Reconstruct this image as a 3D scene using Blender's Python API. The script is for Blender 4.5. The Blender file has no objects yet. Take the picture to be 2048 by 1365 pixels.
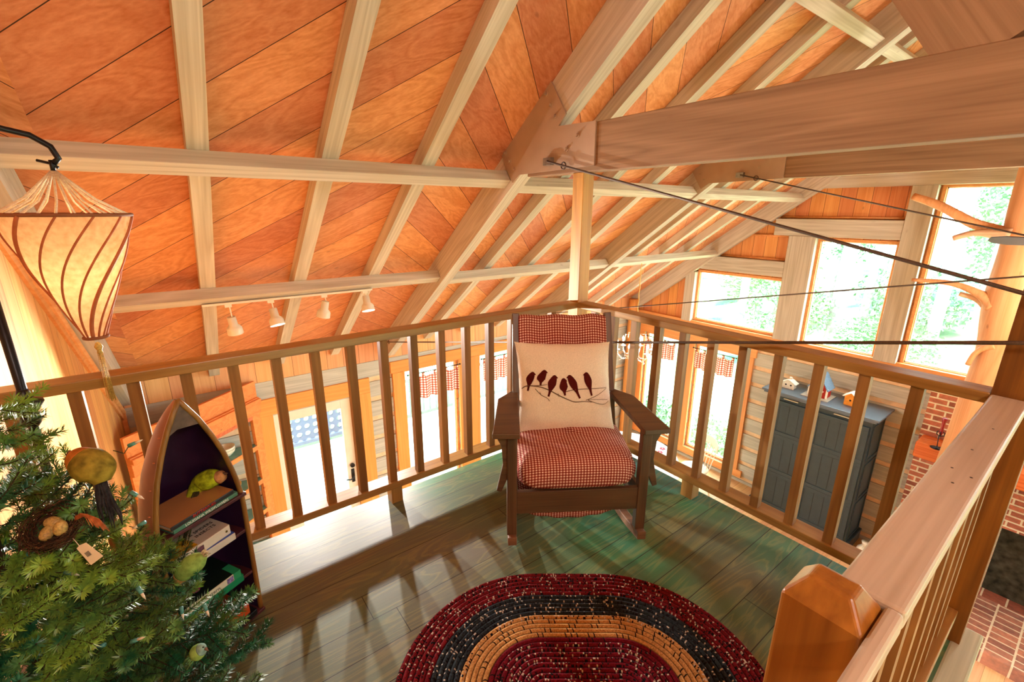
import bpy, math, random
from mathutils import Vector, Matrix
random.seed(7)
S = bpy.context.scene
COL = S.collection
# ------------------------------------------------------------------ camera
cam = bpy.data.cameras.new('camera'); camo = bpy.data.objects.new('camera', cam); COL.objects.link(camo)
cam.sensor_width = 36.0; cam.lens = 16.0; cam.clip_start = 0.02; cam.clip_end = 300
Rm = Matrix(((0.79925, 0.162072, -0.578733), (-0.600985, 0.222045, -0.767797), (0.004066, 0.961472, 0.274872)))
camo.matrix_world = Matrix.Translation((-2.0559, -2.02956, 1.49927)) @ Rm.to_4x4()
S.camera = camo
# ------------------------------------------------------------------ world, exposure
W = bpy.data.worlds.new('world'); S.world = W; W.use_nodes = True
bg = W.node_tree.nodes['Background']
bg.inputs[0].default_value = (0.82, 0.93, 1.0, 1); bg.inputs[1].default_value = 14.0
S.view_settings.view_transform = 'Standard'; S.view_settings.look = 'None'
S.view_settings.gamma = 1.0; S.view_settings.use_curve_mapping = False
S.view_settings.exposure = 0.42
S.cycles.use_denoising = True
S.cycles.max_bounces = 9; S.cycles.diffuse_bounces = 4; S.cycles.glossy_bounces = 2
S.cycles.transmission_bounces = 4; S.cycles.transparent_max_bounces = 12
S.cycles.caustics_reflective = False; S.cycles.caustics_refractive = False
S.cycles.sample_clamp_indirect = 6.0
TRACKP, CHANP, FANFILLP, LOFTFILLP = 240, 40, 110, 70     # watts: track and chandelier lamps, then the added fan and loft fill
FLOOR = -2.83          # main room floor; the loft floor is z = 0
M_ = 0.74              # roof pitch, slope frame: z + M_*y = k
YR = -2.25             # ridge line
KS, KR, KP, KC = 2.48, 2.35, 2.24, 2.19   # sheathing, rafter bottom, purlin bottom, chord bottom
CO, SI = math.cos(math.atan(M_)), math.sin(math.atan(M_))
def lamp(name, kind, loc, power, col, size=0.05, rot=None, **k):
    l = bpy.data.lights.new(name, kind); l.energy = power; l.color = col
    if kind in ('POINT', 'SPOT'): l.shadow_soft_size = size
    for a, b in k.items(): setattr(l, a, b)
    o = bpy.data.objects.new(name, l); COL.objects.link(o); o.location = loc
    if rot: o.rotation_euler = rot
    return o
def spot_at(name, loc, target, power, col, size, angle, blend=0.5):
    d = Vector(target) - Vector(loc)
    o = lamp(name, 'SPOT', loc, power, col, size, spot_size=angle, spot_blend=blend)
    o.rotation_euler = d.to_track_quat('-Z', 'Y').to_euler(); return o
# the big soft daylight of the open side of the room comes through its windows (built below)
# ------------------------------------------------------------------ materials
def lin(c):
    if isinstance(c, str):
        c = tuple(int(c[i:i+2], 16) for i in (0, 2, 4))
    return tuple((v/255/12.92 if v/255 <= 0.04045 else ((v/255+0.055)/1.055)**2.4) for v in c) + (1.0,)
class NT:
    def __init__(s, name):
        s.m = bpy.data.materials.new(name); s.m.use_nodes = True; s.t = s.m.node_tree
        s.p = s.t.nodes['Principled BSDF']; s.out = s.t.nodes['Material Output']
    def n(s, ty, ins={}, **props):
        x = s.t.nodes.new(ty)
        for a, b in props.items(): setattr(x, a, b)
        for a, b in ins.items(): s.set(x.inputs[a], b)
        return x
    def set(s, sock, v):
        if isinstance(v, bpy.types.NodeSocket): s.t.links.new(v, sock)
        elif isinstance(v, bpy.types.Node): s.t.links.new(v.outputs[0], sock)
        else: sock.default_value = v
    def m_(s, op, a, b=0.0, c=None):
        x = s.n('ShaderNodeMath', {0: a, 1: b}, operation=op)
        if c is not None: s.set(x.inputs[2], c)
        return x.outputs[0]
    def mix(s, f, a, b, mode='MIX'):
        x = s.n('ShaderNodeMix', data_type='RGBA', blend_type=mode)
        s.set(x.inputs[0], f); s.set(x.inputs[6], a); s.set(x.inputs[7], b); return x.outputs[2]
    def ramp(s, f, stops, interp='LINEAR'):
        x = s.n('ShaderNodeValToRGB', {0: f}); e = x.color_ramp.elements; x.color_ramp.interpolation = interp
        e[0].position, e[0].color = stops[0]; e[1].position, e[1].color = stops[-1]
        for p, c in stops[1:-1]:
            q = e.new(p); q.color = c
        return x.outputs[0]
    def obj(s): return s.n('ShaderNodeTexCoord').outputs['Object']
    def uv(s): return s.n('ShaderNodeTexCoord').outputs['UV']
    def sep(s, v): return s.n('ShaderNodeSeparateXYZ', {0: v}).outputs
    def comb(s, x, y, z): return s.n('ShaderNodeCombineXYZ', {0: x, 1: y, 2: z}).outputs[0]
    def bump(s, h, strength=0.3, dist=0.01):
        b = s.n('ShaderNodeBump', {'Height': h, 'Strength': strength, 'Distance': dist}); s.set(s.p.inputs['Normal'], b)
    def fin(s, col=None, rough=0.6, spec=0.4, **k):
        if col is not None: s.set(s.p.inputs['Base Color'], col)
        s.set(s.p.inputs['Roughness'], rough); s.set(s.p.inputs['Specular IOR Level'], spec)
        for a, b in k.items(): s.set(s.p.inputs[a.replace('_', ' ')], b)
        return s.m
def plain(name, col, rough=0.6, spec=0.4, var=0.06, scale=30, **k):
    t = NT(name); c = lin(col)
    nz = t.n('ShaderNodeTexNoise', {'Vector': t.obj(), 'Scale': scale, 'Detail': 3.0})
    d = tuple(v*(1-2*var) for v in c[:3]) + (1,); e = tuple(min(1, v*(1+2*var)) for v in c[:3]) + (1,)
    return t.fin(t.ramp(nz.outputs[0], [(0.3, d), (0.7, e)]), rough, spec, **k)
def grain_nodes(t, vec, light, dark, fine=1.0, knots=0.0, knotcol='6a3010'):
    """grain runs along local X of vec"""
    mp = t.n('ShaderNodeMapping', {0: vec, 3: (0.38, 6.5, 6.5)})
    warp = t.n('ShaderNodeTexNoise', {'Vector': mp, 'Scale': 1.0, 'Detail': 2.0, 'Distortion': 0.5})
    mp2 = t.n('ShaderNodeMapping', {0: vec, 3: (2.0, 90.0, 90.0)})
    fin = t.n('ShaderNodeTexNoise', {'Vector': mp2, 'Scale': fine, 'Detail': 2.0})
    rings = t.m_('FRACT', t.m_('MULTIPLY', warp.outputs[0], 7.0))
    rings = t.m_('ABSOLUTE', t.m_('SUBTRACT', rings, 0.5))
    f = t.m_('ADD', t.m_('MULTIPLY', rings, 0.5), t.m_('MULTIPLY', fin.outputs[0], 0.5))
    f = t.m_('ADD', f, t.m_('MULTIPLY', warp.outputs[0], 0.25))
    col = t.ramp(f, [(0.2, lin(dark)), (0.8, lin(light))])
    if knots:
        mk = t.n('ShaderNodeMapping', {0: vec, 3: (1.7, 3.6, 3.6)})
        vo = t.n('ShaderNodeTexVoronoi', {'Vector': mk, 'Scale': 1.6})
        k = t.ramp(vo.outputs['Distance'], [(0.035, (1, 1, 1, 1)), (0.085, (0, 0, 0, 1))])
        col = t.mix(t.m_('MULTIPLY', k, knots), col, lin(knotcol))
    return col, f
def wood(name, light, dark, rough=0.55, spec=0.35, fine=1.0, knots=0.0, bump=0.15, var=0.10, swap=None):
    t = NT(name)
    info = t.n('ShaderNodeObjectInfo'); r = info.outputs['Random']
    off = t.comb(t.m_('MULTIPLY', r, 37.0), t.m_('MULTIPLY', r, 11.0), t.m_('MULTIPLY', r, 23.0))
    v = t.obj()
    if swap:                                   # put the grain axis first
        q = t.sep(v); i = {'x': (0, 1, 2), 'y': (1, 0, 2), 'z': (2, 0, 1)}[swap]
        v = t.comb(q[i[0]], q[i[1]], q[i[2]])
    vec = t.n('ShaderNodeVectorMath', {0: v, 1: off}, operation='ADD').outputs[0]
    col, f = grain_nodes(t, vec, light, dark, fine, knots)
    hs = t.n('ShaderNodeHueSaturation', {'Color': col, 'Value': t.m_('ADD', t.m_('MULTIPLY', r, 2*var), 1-var)})
    if bump: t.bump(f, bump, 0.002)
    return t.fin(hs.outputs[0], rough, spec)
def planks(name, light, dark, axis, width, phase=0.0, seam='2a1208', seamw=0.012, knots=0.35, var=0.16, rough=0.5, spec=0.35, len_=None, hue=0.02):
    """boards: axis = ('x'|'y'|'z' grain, 'x'|'y'|'z' across)"""
    t = NT(name); q = t.sep(t.obj()); ix = 'xyz'
    g, a = q[ix.index(axis[0])], q[ix.index(axis[1])]
    third = q[[i for i in range(3) if ix[i] not in axis][0]]
    plank_core(t, g, a, third, light, dark, width, phase, seam, seamw, knots, var, len_, hue)
    t.fin(None, rough, spec); return t.m
def plank_core(t, g, a, third, light, dark, width, phase, seam, seamw, knots, var, len_=None, hue=0.02):
    u = t.m_('DIVIDE', t.m_('SUBTRACT', a, phase), width)
    idx = t.m_('FLOOR', u); fr = t.m_('SUBTRACT', u, idx)
    rnd = t.n('ShaderNodeTexWhiteNoise', {'W': idx}, noise_dimensions='1D').outputs
    gg = t.m_('ADD', g, t.m_('MULTIPLY', rnd[0], 17.0))
    vec = t.comb(gg, t.m_('ADD', a, t.m_('MULTIPLY', rnd[0], 5.0)), third)
    col, f = grain_nodes(t, vec, light, dark, 1.0, knots)
    edge = t.m_('MINIMUM', fr, t.m_('SUBTRACT', 1.0, fr))
    line = t.m_('LESS_THAN', edge, seamw)
    r2 = rnd[0]
    if len_:
        e = t.m_('DIVIDE', gg, len_); ei = t.m_('FLOOR', e); ef = t.m_('SUBTRACT', e, ei)
        line = t.m_('MAXIMUM', line, t.m_('LESS_THAN', ef, 0.0022/len_*1.2))
        r2 = t.n('ShaderNodeTexWhiteNoise', {'W': t.m_('ADD', t.m_('MULTIPLY', idx, 7.3), ei)}, noise_dimensions='1D').outputs[0]
    hs = t.n('ShaderNodeHueSaturation', {'Color': col, 'Hue': t.m_('ADD', 0.5-hue/2, t.m_('MULTIPLY', r2, hue)),
             'Value': t.m_('ADD', 1-var, t.m_('MULTIPLY', r2, 2*var))})
    c = t.mix(line, hs.outputs[0], lin(seam))
    t.set(t.p.inputs['Base Color'], c)
    h = t.m_('SUBTRACT', t.m_('MULTIPLY', f, 0.15), line)
    t.bump(h, 0.35, 0.004)
    return c
def sheath(name):
    """45 degree cedar boards that turn direction every three bays"""
    t = NT(name); q = t.sep(t.obj()); x = q[0]; s = t.m_('DIVIDE', q[1], CO)
    blk = t.m_('MODULO', t.m_('ADD', t.m_('DIVIDE', t.m_('ADD', x, 0.62), 1.8), 20.0), 2.0)
    flip = t.m_('LESS_THAN', blk, 1.0)                      # 1 -> second direction
    sg = t.m_('SUBTRACT', 1.0, t.m_('MULTIPLY', flip, 2.0))    # +1 / -1
    a = t.m_('MULTIPLY', t.m_('ADD', x, t.m_('MULTIPLY', s, sg)), 0.70711)
    g = t.m_('MULTIPLY', t.m_('SUBTRACT', x, t.m_('MULTIPLY', s, sg)), 0.70711)
    ph = t.m_('ADD', -0.741, t.m_('MULTIPLY', flip, 0.375))
    a2 = t.m_('ADD', t.m_('SUBTRACT', a, ph), t.m_('MULTIPLY', flip, 24.7*3))
    plank_core(t, g, a2, q[2], 'e8a274', 'c47440', 0.247, 0.0, '34160a', 0.0075, 0.35, 0.15, None, 0.018)
    return t.fin(None, 0.5, 0.3)
def brick(name, axis, c1='b8745a', c2='7c4a3c', mortar='d8d0bc', scale=1.0, bw=0.2, rh=0.068):
    t = NT(name); q = t.sep(t.obj()); ix = 'xyz'
    v = t.comb(q[ix.index(axis[0])], q[ix.index(axis[1])], 0.0)
    b = t.n('ShaderNodeTexBrick', {'Vector': v, 'Color1': lin(c1), 'Color2': lin(c2), 'Mortar': lin(mortar), 'Scale': 1.0,
            'Mortar Size': 0.009, 'Mortar Smooth': 0.2, 'Bias': -0.2, 'Brick Width': bw, 'Row Height': rh})
    nz = t.n('ShaderNodeTexNoise', {'Vector': t.obj(), 'Scale': 22.0, 'Detail': 5.0})
    c = t.mix(0.35, b.outputs[0], t.ramp(nz.outputs[0], [(0.3, lin('4a2418')), (0.7, lin('e0b090'))]), 'OVERLAY')
    t.bump(t.m_('SUBTRACT', t.m_('MULTIPLY', nz.outputs[0], 0.3), b.outputs[1]), 0.6, 0.006)
    return t.fin(c, 0.85, 0.2)
def gingham(name, p=0.0135, dark='7a2a24', light='ecd2c0', mid='a85a4c', trans=0.0):
    t = NT(name); q = t.sep(t.uv())
    a = t.m_('LESS_THAN', t.m_('FRACT', t.m_('DIVIDE', q[0], p)), 0.52)
    b = t.m_('LESS_THAN', t.m_('FRACT', t.m_('DIVIDE', q[1], p)), 0.52)
    s = t.m_('MULTIPLY', t.m_('ADD', a, b), 0.5)
    c = t.ramp(s, [(0.0, lin(light)), (0.4, lin(mid)), (0.9, lin(dark))], 'CONSTANT')
    t.fin(c, 0.9, 0.1)
    if trans:
        tr = t.n('ShaderNodeBsdfTranslucent', {0: c}); mx = t.n('ShaderNodeMixShader', {0: trans, 1: t.p.outputs[0], 2: tr.outputs[0]})
        t.t.links.new(mx.outputs[0], t.out.inputs[0])
    return t.m
def emit(name, col, st):
    t = NT(name); t.set(t.p.inputs['Base Color'], lin(col)); t.set(t.p.inputs['Emission Color'], lin(col)); t.set(t.p.inputs['Emission Strength'], st); return t.m
def glassmat(name, tint='f4fffb', refl=0.06):
    t = NT(name); a = t.n('ShaderNodeBsdfTransparent', {0: lin(tint)}); b = t.n('ShaderNodeBsdfGlossy', {0: (1, 1, 1, 1), 'Roughness': 0.02})
    mx = t.n('ShaderNodeMixShader', {0: refl, 1: a.outputs[0], 2: b.outputs[0]}); t.t.links.new(mx.outputs[0], t.out.inputs[0]); return t.m

MT = {}
MT['sheath'] = sheath('cedar sheathing boards')
MT['rafter'] = wood('whitewashed fir', 'dbd1c2', 'aea08c', 0.7, 0.2, knots=0.25, var=0.06)
MT['chord'] = wood('whitewashed timber', 'd6ccbe', 'ab9c8a', 0.7, 0.2, knots=0.15, var=0.05)
MT['beam'] = wood('rough sawn beam', 'a4805e', '785a3e', 0.65, 0.25, knots=0.2, var=0.02)
MT['plate'] = plain('painted steel plate', 'ab9078', 0.55, 0.4, 0.03, 8)
MT['post_yellow'] = wood('yellow pine post', 'cc9848', '96622a', 0.5, 0.4, knots=0.3)
MT['rail'] = wood('stained rail pine', 'b08648', '7c5626', 0.33, 0.55, knots=0.3, var=0.08)
MT['baluster'] = wood('stained baluster pine', 'a4763c', '6a4520', 0.5, 0.4, knots=0.15, var=0.14)
MT['darkpost'] = wood('dark stained post', '94601e', '5c340c', 0.5, 0.4, knots=0.2)
MT['newel'] = wood('newel pine', 'c88438', '90501a', 0.45, 0.45)
MT['oak'] = wood('dark oak', '6e5036', '3e2a1c', 0.38, 0.5, fine=1.6, bump=0.25, var=0.05)
MT['rocker'] = wood('worn oak', '8a6448', '5c3a28', 0.5, 0.4)
MT['gableboard'] = planks('knotty pine wall boards', 'f2b878', 'd08a48', ('z', 'y'), 0.165, 0.03, '7a3c14', 0.012, 0.3, 0.08)
MT['eaveboard'] = planks('knotty pine eave boards', 'eeb07a', 'd8935c', ('z', 'x'), 0.19, 0.05, '7a3c14', 0.01, 0.5, 0.07)
MT['panelboard'] = planks('cedar panel boards', 'e8a066', 'd07c40', ('z', 'y'), 0.17, 0.0, '5a2a10', 0.012, 0.5, 0.10)
MT['trimpine'] = wood('orange pine trim', 'eca468', 'd88848', 0.5, 0.4, knots=0.5, var=0.05)
MT['gutter'] = wood('grey timber', 'cfc6b8', 'a89c8a', 0.75, 0.2, knots=0.2, var=0.04)
MT['log'] = wood('grey hewn log', 'bcb09c', '8f8470', 0.8, 0.15, knots=0.3, var=0.08, swap=None)
MT['chink'] = plain('peach chinking', 'ecc8a0', 0.85, 0.1, 0.05, 12)
MT['white'] = plain('white paint', 'f2ece2', 0.45, 0.4, 0.01, 10)
MT['cream'] = plain('cream door paint', 'ece0cc', 0.5, 0.4, 0.02, 10)
MT['glass'] = glassmat('window glass')
MT['iron'] = plain('black iron', '1c1a1e', 0.35, 0.6, 0.1, 40, Metallic=0.6)
MT['cable'] = plain('steel cable', '5a4a3e', 0.5, 0.5, 0.1, 200, Metallic=0.5)
MT['steel'] = plain('galvanised steel', '9c9890', 0.35, 0.6, 0.08, 60, Metallic=0.8)
MT['whitemetal'] = plain('white enamel', 'e6dcc8', 0.4, 0.5, 0.02, 10)
MT['bulb'] = emit('lit bulb', 'fff2dc', 22.0)
MT['gingham'] = gingham('red gingham cloth')
MT['valance'] = gingham('red gingham valance cloth', 0.042, '9a3a2c', 'f0d8c4', 'b86a54', 0.45)
MT['linen'] = plain('natural linen', 'e8dccb', 0.95, 0.1, 0.05, 220)
MT['maroon'] = plain('maroon print', '501410', 0.9, 0.1, 0.05, 80)
MT['twigprint'] = plain('grey brown print', '6e5a48', 0.9, 0.1, 0.1, 80)
MT['beige'] = planks('pale floor boards', 'e8bd8a', 'd0a070', ('x', 'y'), 0.14, 0.0, 'a87848', 0.01, 0.1, 0.05)

# loft floor: green washed boards
def loft_floor():
    t = NT('green stained floor boards'); q = t.sep(t.obj())
    u = t.m_('DIVIDE', t.m_('SUBTRACT', q[1], 0.045), 0.1325); idx = t.m_('FLOOR', u); fr = t.m_('SUBTRACT', u, idx)
    rnd = t.n('ShaderNodeTexWhiteNoise', {'W': idx}, noise_dimensions='1D').outputs[0]
    gx = t.m_('ADD', q[0], t.m_('MULTIPLY', rnd, 3.0))
    vec = t.comb(gx, t.m_('ADD', q[1], t.m_('MULTIPLY', rnd, 9.0)), 0.0)
    mp = t.n('ShaderNodeMapping', {0: vec, 3: (0.8, 6.0, 6.0)})
    w = t.n('ShaderNodeTexNoise', {'Vector': mp, 'Scale': 1.3, 'Detail': 4.0, 'Distortion': 1.2})
    rings = t.m_('ABSOLUTE', t.m_('SUBTRACT', t.m_('FRACT', t.m_('MULTIPLY', w.outputs[0], 8.0)), 0.5))
    fin = t.n('ShaderNodeTexNoise', {'Vector': t.n('ShaderNodeMapping', {0: vec, 3: (2.0, 80.0, 80.0)}), 'Scale': 1.0})
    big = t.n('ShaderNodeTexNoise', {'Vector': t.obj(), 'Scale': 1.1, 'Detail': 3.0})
    base = t.ramp(t.m_('ADD', big.outputs[0], t.m_('MULTIPLY', q[0], 0.13)), [(0.18, lin('6c685a')), (0.33, lin('5e6a50')), (0.46, lin('3e7850')), (0.62, lin('2c767a'))])  # boards turn greyer leftwards: the greying by warm light is put into the stain
    yel = t.mix(t.m_('MULTIPLY', t.ramp(rings, [(0.25, (0, 0, 0, 1)), (0.5, (1, 1, 1, 1))]), 0.34), base, lin('a09a5c'))
    c = t.mix(t.m_('MULTIPLY', fin.outputs[0], 0.35), yel, lin('2c3428'))
    # brown worn streaks
    st = t.n('ShaderNodeTexNoise', {'Vector': t.n('ShaderNodeMapping', {0: vec, 3: (1.6, 9.0, 1.0)}), 'Scale': 1.0, 'Detail': 3.0})
    c = t.mix(t.ramp(st.outputs[0], [(0.6, (0, 0, 0, 1)), (0.75, (0.5, 0.5, 0.5, 1))]), c, lin('7c5f44'))
    hs = t.n('ShaderNodeHueSaturation', {'Color': c, 'Value': t.m_('ADD', 0.82, t.m_('MULTIPLY', rnd, 0.4))})
    edge = t.m_('MINIMUM', fr, t.m_('SUBTRACT', 1.0, fr)); line = t.m_('LESS_THAN', edge, 0.012)
    e = t.m_('FRACT', t.m_('DIVIDE', gx, 2.4)); line = t.m_('MAXIMUM', line, t.m_('LESS_THAN', e, 0.0012))
    c = t.mix(line, hs.outputs[0], lin('10140e'))
    t.bump(t.m_('SUBTRACT', t.m_('MULTIPLY', rings, 0.1), line), 0.4, 0.003)
    return t.fin(c, 0.42, 0.45)
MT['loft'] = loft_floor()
# braided rug: u = metres along the braid, v = coil number
def rug_mat():
    t = NT('braided rug yarn'); q = t.sep(t.uv()); v = q[1]; ci = t.m_('FLOOR', v)
    band = t.ramp(t.m_('DIVIDE', ci, 40.0), [(0.0, lin('6a1622')), (0.2250, lin('c09058')), (0.3625, lin('2c3236')), (0.4875, lin('6e1a20'))], 'CONSTANT')
    u = t.m_('ADD', q[0], t.m_('MULTIPLY', ci, 0.137))
    cell = t.comb(t.m_('FLOOR', t.m_('MULTIPLY', u, 210.0)), t.m_('FLOOR', t.m_('MULTIPLY', v, 3.0)), 0.0)
    rn = t.n('ShaderNodeTexWhiteNoise', {'Vector': cell}, noise_dimensions='2D').outputs[0]
    istan = t.m_('MULTIPLY', t.m_('GREATER_THAN', ci, 8.5), t.m_('LESS_THAN', ci, 14.0))
    dark = t.m_('MULTIPLY', t.m_('LESS_THAN', rn, 0.16), t.m_('SUBTRACT', 1.0, istan)); lite = t.m_('MULTIPLY', t.m_('GREATER_THAN', rn, 0.93), t.m_('SUBTRACT', 1.0, istan))
    du = t.m_('MULTIPLY', t.m_('ADD', u, t.m_('MULTIPLY', t.m_('FRACT', v), 0.006)), 48.0)
    rn2 = t.n('ShaderNodeTexWhiteNoise', {'Vector': t.comb(t.m_('FLOOR', du), ci, 0.0)}, noise_dimensions='2D').outputs[0]
    dash = t.m_('MULTIPLY', istan, t.m_('MULTIPLY', t.m_('LESS_THAN', rn2, 0.30), t.m_('LESS_THAN', t.m_('FRACT', du), 0.2)))
    c = t.mix(dark, band, lin('1c181a')); c = t.mix(lite, c, lin('c0b4a4')); c = t.mix(dash, c, lin('1c1c1a'))
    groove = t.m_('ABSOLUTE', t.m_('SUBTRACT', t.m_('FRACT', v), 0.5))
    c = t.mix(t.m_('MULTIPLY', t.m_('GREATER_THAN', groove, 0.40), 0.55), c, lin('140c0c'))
    nz = t.n('ShaderNodeTexNoise', {'Vector': t.obj(), 'Scale': 190.0, 'Detail': 2.0})
    c = t.mix(0.5, c, t.ramp(nz.outputs[0], [(0.3, lin('202020')), (0.75, lin('e0e0e0'))]), 'OVERLAY')
    t.bump(nz.outputs[0], 0.6, 0.004)
    return t.fin(c, 0.95, 0.05)
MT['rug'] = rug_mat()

# ------------------------------------------------------------------ mesh builder
class MB:
    def __init__(s): s.v = []; s.f = []; s.mi = []; s.uv = []
    def add(s, vs, fs, mi=0, uvs=None):
        b = len(s.v); s.v += [tuple(p) for p in vs]
        for k, f in enumerate(fs):
            s.f.append(tuple(b+i for i in f)); s.mi.append(mi)
            s.uv.append(None if uvs is None else [uvs[i] for i in f])
    def hexa(s, p, mi=0):       # 8 points: bottom 4 (ccw) then top 4
        s.add(p, [(0, 3, 2, 1), (4, 5, 6, 7), (0, 1, 5, 4), (1, 2, 6, 5), (2, 3, 7, 6), (3, 0, 4, 7)], mi)
    def box(s, x0, y0, z0, x1, y1, z1, mi=0):
        s.hexa([(x0, y0, z0), (x1, y0, z0), (x1, y1, z0), (x0, y1, z0), (x0, y0, z1), (x1, y0, z1), (x1, y1, z1), (x0, y1, z1)], mi)
    def prism(s, pts, n, mi=0):     # planar polygon of Vectors pushed by vector n
        pts = [Vector(p) for p in pts]; n = Vector(n); k = len(pts)
        fs = [tuple(range(k))[::-1], tuple(range(k, 2*k))] + [(i, (i+1) % k, k+(i+1) % k, k+i) for i in range(k)]
        s.add(pts + [p+n for p in pts], fs, mi)
    def cyl(s, p0, p1, r0, r1=None, n=12, mi=0, cap=True):
        s.tube([p0, p1], [r0, r0 if r1 is None else r1], n, mi, cap)
    def tube(s, pts, rs, n=8, mi=0, cap=True):
        pts = [Vector(p) for p in pts]
        if not isinstance(rs, (list, tuple)): rs = [rs]*len(pts)
        vs = []; prev = None
        for i, p in enumerate(pts):
            d = (pts[min(i+1, len(pts)-1)] - pts[max(i-1, 0)]).normalized()
            a = prev if prev is not None else (Vector((0, 0, 1)) if abs(d.z) < 0.9 else Vector((1, 0, 0)))
            x = (a - d*a.dot(d)).normalized(); prev = x; y = d.cross(x)
            for k in range(n):
                t = 2*math.pi*k/n; vs.append(p + (x*math.cos(t) + y*math.sin(t))*rs[i])
        fs = []
        for i in range(len(pts)-1):
            for k in range(n):
                k2 = (k+1) % n; fs.append((i*n+k, i*n+k2, (i+1)*n+k2, (i+1)*n+k))
        if cap: fs.append(tuple(range(n))[::-1]); fs.append(tuple((len(pts)-1)*n+k for k in range(n)))
        s.add(vs, fs, mi)
    def lathe(s, prof, c=(0, 0, 0), n=20, mi=0):
        c = Vector(c); vs = []
        for r, z in prof:
            for k in range(n):
                t = 2*math.pi*k/n; vs.append(c+Vector((r*math.cos(t), r*math.sin(t), z)))
        fs = [(i*n+k, i*n+(k+1) % n, (i+1)*n+(k+1) % n, (i+1)*n+k) for i in range(len(prof)-1) for k in range(n)]
        fs.append(tuple(range(n))[::-1]); fs.append(tuple((len(prof)-1)*n+k for k in range(n)))
        s.add(vs, fs, mi)
    def grid(s, fn, nu, nv, mi=0, uvf=None, flip=False):
        vs = []; us = []
        for j in range(nv+1):
            for i in range(nu+1):
                u, v = i/nu, j/nv; vs.append(fn(u, v)); us.append(uvf(u, v) if uvf else (u, v))
        w = nu+1
        fs = [(j*w+i, j*w+i+1, (j+1)*w+i+1, (j+1)*w+i) for j in range(nv) for i in range(nu)]
        if flip: fs = [f[::-1] for f in fs]
        s.add(vs, fs, mi, us)
    def build(s, name, mats, parent=None, smooth=False, bevel=0, seg=2, weld=False):
        me = bpy.data.meshes.new(name); me.from_pydata(s.v, [], s.f)
        if not isinstance(mats, (list, tuple)): mats = [mats]
        for m in mats: me.materials.append(m)
        me.polygons.foreach_set('material_index', s.mi)
        if any(u is not None for u in s.uv):
            ul = me.uv_layers.new(name='UVMap'); k = 0
            for f, u in zip(s.f, s.uv):
                for i in range(len(f)):
                    ul.data[k].uv = (u[i] if u is not None else (0, 0)); k += 1
        if smooth: me.polygons.foreach_set('use_smooth', [True]*len(s.f))
        me.update(); me.validate()
        o = bpy.data.objects.new(name, me); COL.objects.link(o)
        if parent is not None: attach(o, parent)
        if bevel:
            b = o.modifiers.new('bevel', 'BEVEL'); b.width = bevel; b.segments = seg; b.limit_method = 'ANGLE'; b.angle_limit = 0.6
        return o
WM = {}      # world matrices of empties that carry children built in world coordinates
def thing(name, label, cat, loc=(0, 0, 0), group=None, rotz=0.0):
    o = bpy.data.objects.new(name, None); COL.objects.link(o); o.location = loc; o.rotation_euler = (0, 0, rotz)
    o.empty_display_size = 0.05
    tag(o, label, cat, group); WM[o.name] = Matrix.Translation(loc) @ Matrix.Rotation(rotz, 4, 'Z'); return o
def tag(o, label, cat, group=None, kind=None):
    if label: o['label'] = label
    if cat: o['category'] = cat
    if group: o['group'] = group
    if kind: o['kind'] = kind
    return o
def attach(o, parent):
    """children of a thing keep the world place they were built at (unless the thing says local)"""
    o.parent = parent
    p = parent; root = p
    while root.parent: root = root.parent
    if p is root and root.name in WM and not root.get('_local'):
        o.matrix_parent_inverse = WM[root.name].inverted()
def struct(o): o['kind'] = 'structure'; return o
def timber(name, p0, p1, w, h, mat, parent=None, up=(0, 0, 1), bevel=0.0, roll=None):
    """box whose local X runs from p0 to p1 (grain), local Z = up-ish height h, local Y width w"""
    p0, p1 = Vector(p0), Vector(p1); d = p1-p0; L = d.length; x = d/L; u = Vector(up)
    z = (u - x*u.dot(x)).normalized(); y = z.cross(x)
    m = MB(); m.box(0, -w/2, -h/2, L, w/2, h/2)
    o = m.build(name, mat, None, bevel=bevel)
    o.matrix_world = Matrix(((x.x, y.x, z.x, p0.x), (x.y, y.y, z.y, p0.y), (x.z, y.z, z.z, p0.z), (0, 0, 0, 1)))
    if parent is not None: attach(o, parent)
    return o
def text_mesh(body, size, mat, name, M, parent=None, depth=0.0004):
    c = bpy.data.curves.new(name, 'FONT'); c.body = body; c.size = size; c.extrude = depth; c.align_x = 'CENTER'; c.align_y = 'CENTER'; c.resolution_u = 2
    t = bpy.data.objects.new(name, c); COL.objects.link(t)
    dg = bpy.context.evaluated_depsgraph_get(); me = bpy.data.meshes.new_from_object(t.evaluated_get(dg)); COL.objects.unlink(t); bpy.data.objects.remove(t)
    me.materials.clear(); me.materials.append(mat)
    o = bpy.data.objects.new(name, me); COL.objects.link(o); o.matrix_world = M
    if parent is not None: attach(o, parent)
    return o
def frame(p, x, y):
    x = Vector(x).normalized(); y = Vector(y); y = (y - x*y.dot(x)).normalized(); z = x.cross(y); p = Vector(p)
    return Matrix(((x.x, y.x, z.x, p.x), (x.y, y.y, z.y, p.y), (x.z, y.z, z.z, p.z), (0, 0, 0, 1)))
def copy_tree(o, parent=None):
    c = o.copy(); COL.objects.link(c)
    if parent is not None: c.parent = parent
    for ch in list(o.children): copy_tree(ch, c)
    return c
def zroof(y, k): return k - M_*y if y >= YR else k - M_*(2*YR-y)
def rp(x, y, k): return Vector((x, y, zroof(y, k)))
# ================================================================== large structure
XL, XG, YW, YE = -2.64, 4.98, 3.42, -7.92
m = MB()
m.box(XL-0.1, -8.2, FLOOR-0.15, XG+0.2, YW+0.2, FLOOR); struct(m.build('floor', MT['beige']))
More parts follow.
